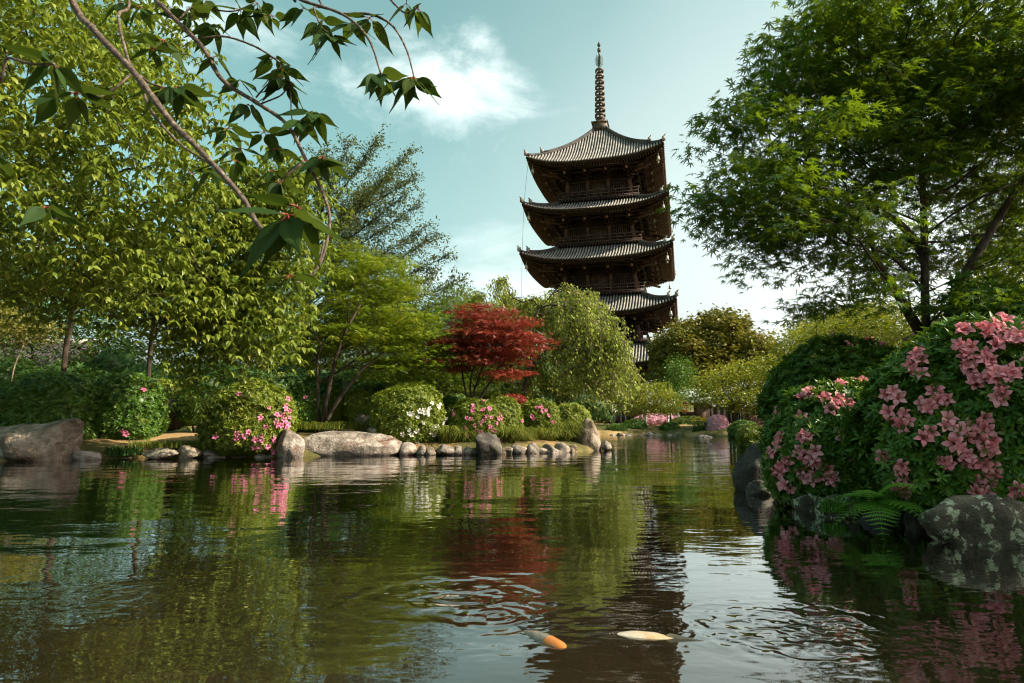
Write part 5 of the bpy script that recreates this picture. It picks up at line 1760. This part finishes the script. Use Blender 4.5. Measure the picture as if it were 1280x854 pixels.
for a in ((360, 268, 1.62, 7, 74), (372, 258, 1.66, 5, 66), (362, 344, 2.1, 6, 42), (474, 92, 2.3, 7, 38), (516, 96, 2.35, 7, 40), (500, 100, 2.4, 4, 34), (522, 10, 2.4, 6, 32), (508, 4, 2.45, 4, 34), (412, 44, 2.45, 7, 36), (440, 28, 2.45, 5, 34), (462, 22, 2.45, 5, 38), (400, 26, 2.5, 5, 34), (352, 84, 2.5, 7, 36), (360, 104, 2.5, 6, 34), (342, 72, 2.55, 5, 34), (392, 140, 2.45, 7, 36), (352, 96, 2.45, 5, 32), (378, 150, 2.4, 4, 32),
          (222, 108, 2.0, 8, 38), (206, 110, 2.0, 5, 36), (205, 50, 2.3, 7, 36), (190, 60, 2.25, 4, 34), (300, 12, 2.6, 6, 36), (322, 4, 2.6, 5, 36), (268, 30, 2.6, 5, 34), (240, 20, 2.6, 5, 34), (270, 70, 2.5, 5, 32), (300, 100, 2.5, 5, 34), (310, 130, 2.5, 5, 32), (330, 165, 2.4, 6, 34), (345, 185, 2.4, 5, 32), (402, 196, 2.35, 6, 38), (380, 200, 2.35, 4, 32), (350, 226, 2.3, 6, 34), (340, 212, 2.3, 5, 32), (300, 185, 2.4, 5, 32), (285, 160, 2.4, 5, 32), (295, 200, 2.3, 4, 30),
          (66, 78, 1.45, 8, 50), (95, 116, 1.8, 7, 46), (70, 118, 1.9, 4, 40), (268, 205, 2.0, 6, 36), (240, 215, 2.0, 4, 34), (58, 258, 1.7, 6, 34), (255, -2, 2.6, 5, 36), (175, 8, 2.6, 5, 34), (150, 2, 2.5, 4, 34), (340, 20, 2.6, 4, 34), (380, 10, 2.55, 5, 34), (-6, 190, 2.0, 4, 40)):
    rosette(*a)


# ------------------------------------------------------------------ koi
def koi(label, head, tail, Y_unused, width, mats, wag=0.02, head_frac=0.25):
    """body along +X from tail to head; root at the middle"""
    head, tail = np.asarray(head, float), np.asarray(tail, float)
    mid = (head + tail) / 2
    root = thing('koi', label, 'fish', mid)
    Ln = np.linalg.norm(head - tail)
    d = unit(head - tail)
    side = unit(np.cross([0, 0, 1], d))
    upv = np.cross(d, side)
    t = np.linspace(0, 1, 28)
    hw = width * np.interp(t, [0, 0.10, 0.28, 0.5, 0.7, 0.84, 0.93, 0.985, 1.0], [0.10, 0.17, 0.42, 0.80, 1.0, 0.92, 0.70, 0.38, 0.02])
    hh = width * 1.12 * np.interp(t, [0, 0.10, 0.28, 0.5, 0.7, 0.84, 0.93, 0.985, 1.0], [0.30, 0.28, 0.5, 0.85, 1.0, 0.86, 0.58, 0.30, 0.02])
    ctr = tail + np.outer(t, head - tail) + np.outer(np.sin(t * 5.0 + 0.5) * wag * (1 - t), side)
    k = 16
    a = np.arange(k) * 2 * np.pi / k
    V = (ctr[:, None] + hw[:, None, None] * np.cos(a)[None, :, None] * side + hh[:, None, None] * np.sin(a)[None, :, None] * upv).reshape(-1, 3)
    i = np.arange(27)[:, None] * k
    j = np.arange(k)[None]
    F = np.stack([i + j, i + (j + 1) % k, i + k + (j + 1) % k, i + k + j], -1).reshape(-1, 4)
    mi = (np.repeat(np.arange(27), k) > 27 * (1 - head_frac)).astype(int)
    link('body', mesh_data('body', V - mid, F, None, True, mats=[mats[0], mats[1]], mat_idx=mi), root)

    def fin(pts, name):
        P = np.array(pts) - mid
        c = P.mean(0)
        V2 = np.concatenate([P, [c]])
        n = len(P)
        F2 = np.array([[q, (q + 1) % n, n] for q in range(n)])
        V3 = np.concatenate([V2, V2 + side * 0.0 + upv * 0.002])
        F3 = np.concatenate([F2, F2[:, ::-1] + n + 1])
        link(name, mesh_data(name, V3, F3, mats[0], True), root)
    bt_ = ctr[0]
    fin([bt_ + upv * 0.03 * Ln, bt_ - d * 0.18 * Ln + upv * 0.03 * Ln + side * wag, bt_ - d * 0.10 * Ln + side * wag * 0.6, bt_ - d * 0.17 * Ln - upv * 0.03 * Ln + side * wag, bt_ - upv * 0.03 * Ln], 'tail_fin')
    m = tail + (head - tail) * 0.55
    fin([m + d * 0.10 * Ln + upv * width * 0.95, m + d * 0.06 * Ln + upv * width * 1.25, m - d * 0.16 * Ln + upv * width * 1.2, m - d * 0.16 * Ln + upv * width * 0.75], 'dorsal_fin')
    for s in (-1, 1):
        q = tail + (head - tail) * 0.74 + side * s * width * 0.8 - upv * width * 0.25
        fin([q, q + side * s * width * 1.3 - d * width * 0.5, q + side * s * width * 1.2 - d * width * 1.4, q - d * width * 0.8], 'pectoral_fin')
        e = tail + (head - tail) * 0.925 + side * s * width * 0.60 + upv * width * 0.30
        eb = MB()
        eb.lathe([(0.0, -0.006), (0.006, 0.0), (0.0, 0.006)], 8, e - mid)
        eb.obj('eye', M['eye'], root, True)
    return root


h1, t1 = onz(758, 791), onz(918, 808)
koi('white koi gliding just under the surface', h1 + np.array([0, 0, -0.027]), t1 + np.array([0.12, 0, -0.088]), 0, 0.052, (M['koi_white'], M['koi_white']), 0.012)
h2, t2 = onz(709, 811), onz(612, 762)
koi('grey scaled koi with an orange head breaking the surface', h2 + np.array([0, 0, -0.006]), t2 + np.array([-0.06, 0.03, -0.10]), 0, 0.042, (M['koi_grey'], M['koi_orange']), 0.02, 0.16)
h3, t3 = onz(120, 742), onz(168, 752)
koi('dark brown koi turning below the murky surface', h3 + np.array([-0.25, 0.05, -0.09]), t3 + np.array([0.03, -0.02, -0.035]), 0, 0.045, (M['koi_brown'], M['koi_brown']), 0.05)


# ------------------------------------------------------------------ far details: people, sign, hut, fence, props
def person(label, px, Y, shirt, legs, h=1.65, face=0.0, arm=0.25):
    g = ground_at(px, Y)
    root = thing('person', label, 'person', g, None, face)
    s = h / 1.70
    J = {'pel': (0, 0, 0.92), 'bel': (0, 0.01, 1.10), 'chest': (0, 0, 1.32), 'neck': (0, 0, 1.47), 'head': (0, -0.02, 1.56), 'crown': (0, -0.01, 1.66)}
    E_ = [('pel', 'bel'), ('bel', 'chest'), ('chest', 'neck'), ('neck', 'head'), ('head', 'crown')]
    rad = {'pel': 0.15, 'bel': 0.14, 'chest': 0.16, 'neck': 0.055, 'head': 0.088, 'crown': 0.075}
    for k, sg in (('l', 1), ('r', -1)):
        J.update({'sh' + k: (0.17 * sg, 0, 1.38), 'el' + k: (0.24 * sg, 0.03, 1.12), 'wr' + k: (0.24 * sg, -0.10 - arm * 0.3, 0.92 + arm * 0.2), 'ha' + k: (0.23 * sg, -0.16 - arm * 0.35, 0.86 + arm * 0.25),
                  'hi' + k: (0.09 * sg, 0, 0.86), 'kn' + k: (0.10 * sg, -0.03 * sg - 0.02, 0.48), 'an' + k: (0.10 * sg, 0.08 * sg, 0.08), 'to' + k: (0.11 * sg, 0.08 * sg - 0.16, 0.04)})
        E_ += [('chest', 'sh' + k), ('sh' + k, 'el' + k), ('el' + k, 'wr' + k), ('wr' + k, 'ha' + k), ('pel', 'hi' + k), ('hi' + k, 'kn' + k), ('kn' + k, 'an' + k), ('an' + k, 'to' + k)]
        rad.update({'sh' + k: 0.07, 'el' + k: 0.048, 'wr' + k: 0.035, 'ha' + k: 0.04, 'hi' + k: 0.10, 'kn' + k: 0.065, 'an' + k: 0.045, 'to' + k: 0.04})
    bm = bmesh.new()
    sl = bm.verts.layers.skin.verify()
    vs = {}
    for n_, p in J.items():
        v = bm.verts.new([q * s for q in p])
        v[sl].radius = (rad[n_] * s, rad[n_] * s * (0.72 if n_ in ('pel', 'bel', 'chest') else 1))
        v[sl].use_root = n_ == 'pel'
        vs[n_] = v
    for a, b in E_:
        bm.edges.new((vs[a], vs[b]))
    me = bpy.data.meshes.new('tmp')
    bm.to_mesh(me)
    bm.free()
    o = bpy.data.objects.new('tmp', me)
    COL.objects.link(o)
    o.modifiers.new('skin', 'SKIN')
    sb = o.modifiers.new('sub', 'SUBSURF')
    sb.levels = sb.render_levels = 1
    dg = bpy.context.evaluated_depsgraph_get()
    dg.update()
    nm = bpy.data.meshes.new_from_object(o.evaluated_get(dg))
    bpy.data.objects.remove(o)
    nm.materials.clear()
    for m in (M['skin'], shirt, legs):
        nm.materials.append(m)
    for p in nm.polygons:
        z, x = p.center.z / s, abs(p.center.x) / s
        p.material_index = 0 if z > 1.455 or (x > 0.16 and z < 1.02 and z > 0.6) else (1 if z > 0.93 else 2)
        p.use_smooth = True
    link('body', nm, root)
    hb = MB()
    hb.lathe([(0.0, 0.125), (0.06, 0.115), (0.105, 0.06), (0.112, 0.0), (0.105, -0.06), (0.09, -0.10)], 14)
    hv, hf = hb.arrays()
    hv[:, 1] = hv[:, 1] * 1.05 + np.where(hv[:, 2] < 0.03, np.abs(hv[:, 1]) * 0.35 + 0.015, 0.015)
    link('hair', mesh_data('hair', hv * s, hf, M['hair'], True), root, (0, 0, 1.58 * s))
    return root


person('person in a white shirt and dark trousers walking near the bright green maple', 767, 47, M['white_cloth'], M['dark_cloth'], 1.62, 0.8)
person('person in dark clothes walking between two people in white', 774.5, 47.6, M['dark_cloth'], M['dark_cloth'], 1.72, 1.2)
person('person in a white top walking behind the one in dark clothes', 780, 47.2, M['white_cloth'], M['dark_cloth'], 1.58, 1.4)
person('person in a pale teal top standing by the pink hedge', 805, 43.2, M['teal_cloth'], M['white_cloth'], 1.6, 2.0)
person('person in a long pale coat standing before the pink hedge', 835, 43.0, M['white_cloth'], M['white_cloth'], 1.66, 0.2)
person('person in black standing beside the pale pink bush', 912, 38.8, M['dark_cloth'], M['dark_cloth'], 1.75, 2.6)
person('person in a tan jacket under the broad golden green maple', 921, 39.6, M['tan_cloth'], M['dark_cloth'], 1.68, 2.2)

# red notice board on a post, white pole leaning by it
sg = thing('notice_board', 'small red notice board with white lettering beyond the irises', 'sign', ground_at(853, 47))
b = MB().box((0, 0.05, 0.85), (0.05, 0.05, 0.95))
b.obj('post', M['old_wood'], sg)
zt = at(853, 510, 47)[2] - gz(*ground_at(853, 47)[:2])
MB().box((0, 0, zt), (0.30, 0.03, 0.30)).obj('board', M['sign_red'], sg)
rf = MB()
rf.tube([(-0.36, -0.02, zt + 0.30), (0, -0.02, zt + 0.55), (0.36, -0.02, zt + 0.30)], 0.05, 4)
rf.obj('cap', M['sign_red'], sg)
MB().box((0, -0.035, zt - 0.06), (0.21, 0.004, 0.07)).box((0, -0.035, zt + 0.1), (0.12, 0.004, 0.05)).obj('lettering', M['white_paint'], sg)
pl = MB()
pl.tube([at(852.5, 532, 45.5), at(842.5, 502, 45.8)], [0.055, 0.045], 8)
tag(pl.obj('leaning_pole', M['white_paint']), 'pale pole leaning beside the red notice board', 'pole')
pl = MB()
pl.tube([at(841, 530, 46.2), at(840.8, 512, 46.2)], [0.09, 0.09], 8)
pl.box(at(840.8, 511.5, 46.2), (0.12, 0.12, 0.04))
tag(pl.obj('wooden_post', M['worn_wood']), 'short upright wooden post near the leaning pole', 'post')

hut = thing('garden_hut', 'small hut with a pale green roof behind the red notice board', 'hut', ground_at(862, 56))
hb = MB().box((0, 0, 1.0), (1.3, 1.2, 1.0))
hb.obj('wall', M['old_wood'], hut)
rv = np.array([[-1.9, -1.8, 1.95], [1.9, -1.8, 1.95], [1.9, 1.8, 1.95], [-1.9, 1.8, 1.95], [-0.9, 0, 3.1], [0.9, 0, 3.1]])
mobj('roof', np.concatenate([rv, rv - np.array([0, 0, 0.12])]), [np.array([[0, 1, 5, 4], [2, 3, 4, 5], [6, 7, 1, 0], [7, 8, 2, 1], [8, 9, 3, 2], [9, 6, 0, 3], [9, 8, 7, 6]]), np.array([[1, 2, 5], [3, 0, 4]])], M['green_copper'], hut)
MB().box((-0.45, -1.23, 1.35), (0.35, 0.04, 0.3)).obj('window', M['white_paint'], hut)
MB().box((0.55, -1.23, 0.95), (0.4, 0.04, 0.9)).obj('door', M['worn_wood'], hut)

fn = thing('wooden_fence', 'dark board fence with a pale top rail before the pagoda', 'fence', (10.0, 62, 0.5))
for q in range(64):
    MB().box((0, 0, 0.95), (0.14, 0.03, 0.95)).obj('board', M['old_wood'], fn, loc=(-19 + q * 0.6, 0.02 * (q % 2), 0)) if q == 0 else None
    if q:
        o = fn.children[0].copy()
        COL.objects.link(o)
        o.parent = fn
        o.location = (-19 + q * 0.6, 0.02 * (q % 2), 0)
MB().box((0, 0.06, 0.9), (19.3, 0.02, 0.85)).obj('backing', M['old_wood'], fn)
MB().box((0, 0, 1.98), (19.4, 0.10, 0.06)).obj('top_rail', M['plaster'], fn)

# tiled garden building behind the wood
tb = thing('garden_building', 'low building with a grey tiled roof seen between trunks behind the azaleas', 'building', (at(-40, 480, 38)[0], 38, 0.5))
MB().box((0, 0, 1.5), (6.5, 2.5, 1.5)).obj('wall', M['old_wood'], tb)
for q in range(7):
    MB().box((-6.0 + q * 2.0, -2.53, 1.5), (0.10, 0.06, 1.5)).obj('post', M['old_wood'], tb)
rr_ = np.array([[-7.2, -3.6, 2.9], [7.2, -3.6, 2.9], [7.2, 0, 4.9], [-7.2, 0, 4.9], [-7.2, 3.6, 2.9], [7.2, 3.6, 2.9]])
ro = mobj('roof', np.concatenate([rr_, rr_ - np.array([0, 0, 0.2])]), np.array([[0, 1, 2, 3], [3, 2, 5, 4], [6, 7, 1, 0], [11, 10, 4, 5], [9, 8, 7, 6], [10, 11, 8, 9], [0, 3, 9, 6], [3, 4, 10, 9], [1, 7, 8, 2], [2, 8, 11, 5]]), M['tile_pan'], tb)
rl = MB()
for q in range(48):
    x = -7.1 + q * 0.3
    rl.tube([(x, -3.62, 2.95), (x, -0.02, 4.95)], 0.07, 5)
stuff(rl.obj('tile_rolls', M['tile_pan'], ro))
MB().box((0, 0, 5.02), (7.3, 0.18, 0.16)).obj('ridge', M['tile'], ro)

# grey weathered prop of poles behind the maple
for i, (p0, p1) in enumerate(((( 1130, 418), (1225, 384)), ((1160, 412), (1250, 372)))):
    pl = MB()
    pl.tube(smooth_path([at(p0[0], p0[1] + 8, 9.6 + 0.2 * i), at((p0[0] + p1[0]) / 2, (p0[1] + p1[1]) / 2 - 2, 9.7), at(p1[0], p1[1], 9.6)], 5), 0.035, 7)
    gx = at(p0[0] + 30, p0[1], 9.62)
    pl.tube([gx, np.array([gx[0] + 0.1, gx[1], gz(gx[0], gx[1]) - 0.1])], 0.04, 7)
    tag(pl.obj('support_pole', M['pale_bark']), ['weathered grey pole propped behind the big maple trunk', 'upper weathered pole propped between trunk and evergreen shrub'][i], 'pole')

# a bird over the camphor tree
bd = thing('bird', 'small dark bird flying above the camphor tree', 'bird', at(873.5, 392.5, 60))
bb = MB()
bb.lathe([(0.0, -0.20), (0.05, -0.14), (0.085, 0.0), (0.06, 0.12), (0.035, 0.18), (0.0, 0.24)], 10)
V, F = bb.arrays()
link('body', mesh_data('body', V[:, [2, 1, 0]], F, M['dark_cloth'], True), bd)
for s in (-1, 1):
    wv = np.array([[0.08, 0, 0.03], [-0.10, 0, 0.03], [0.06, s * 0.22, 0.10], [-0.12, s * 0.22, 0.09], [-0.06, s * 0.45, 0.02]])
    wv = np.concatenate([wv, wv - np.array([0, 0, 0.012])])
    link('wing', mesh_data('wing', wv, [np.array([[0, 1, 3, 2], [7, 8, 6, 5]]), np.array([[2, 3, 4], [9, 8, 7]])], M['dark_cloth']), bd)
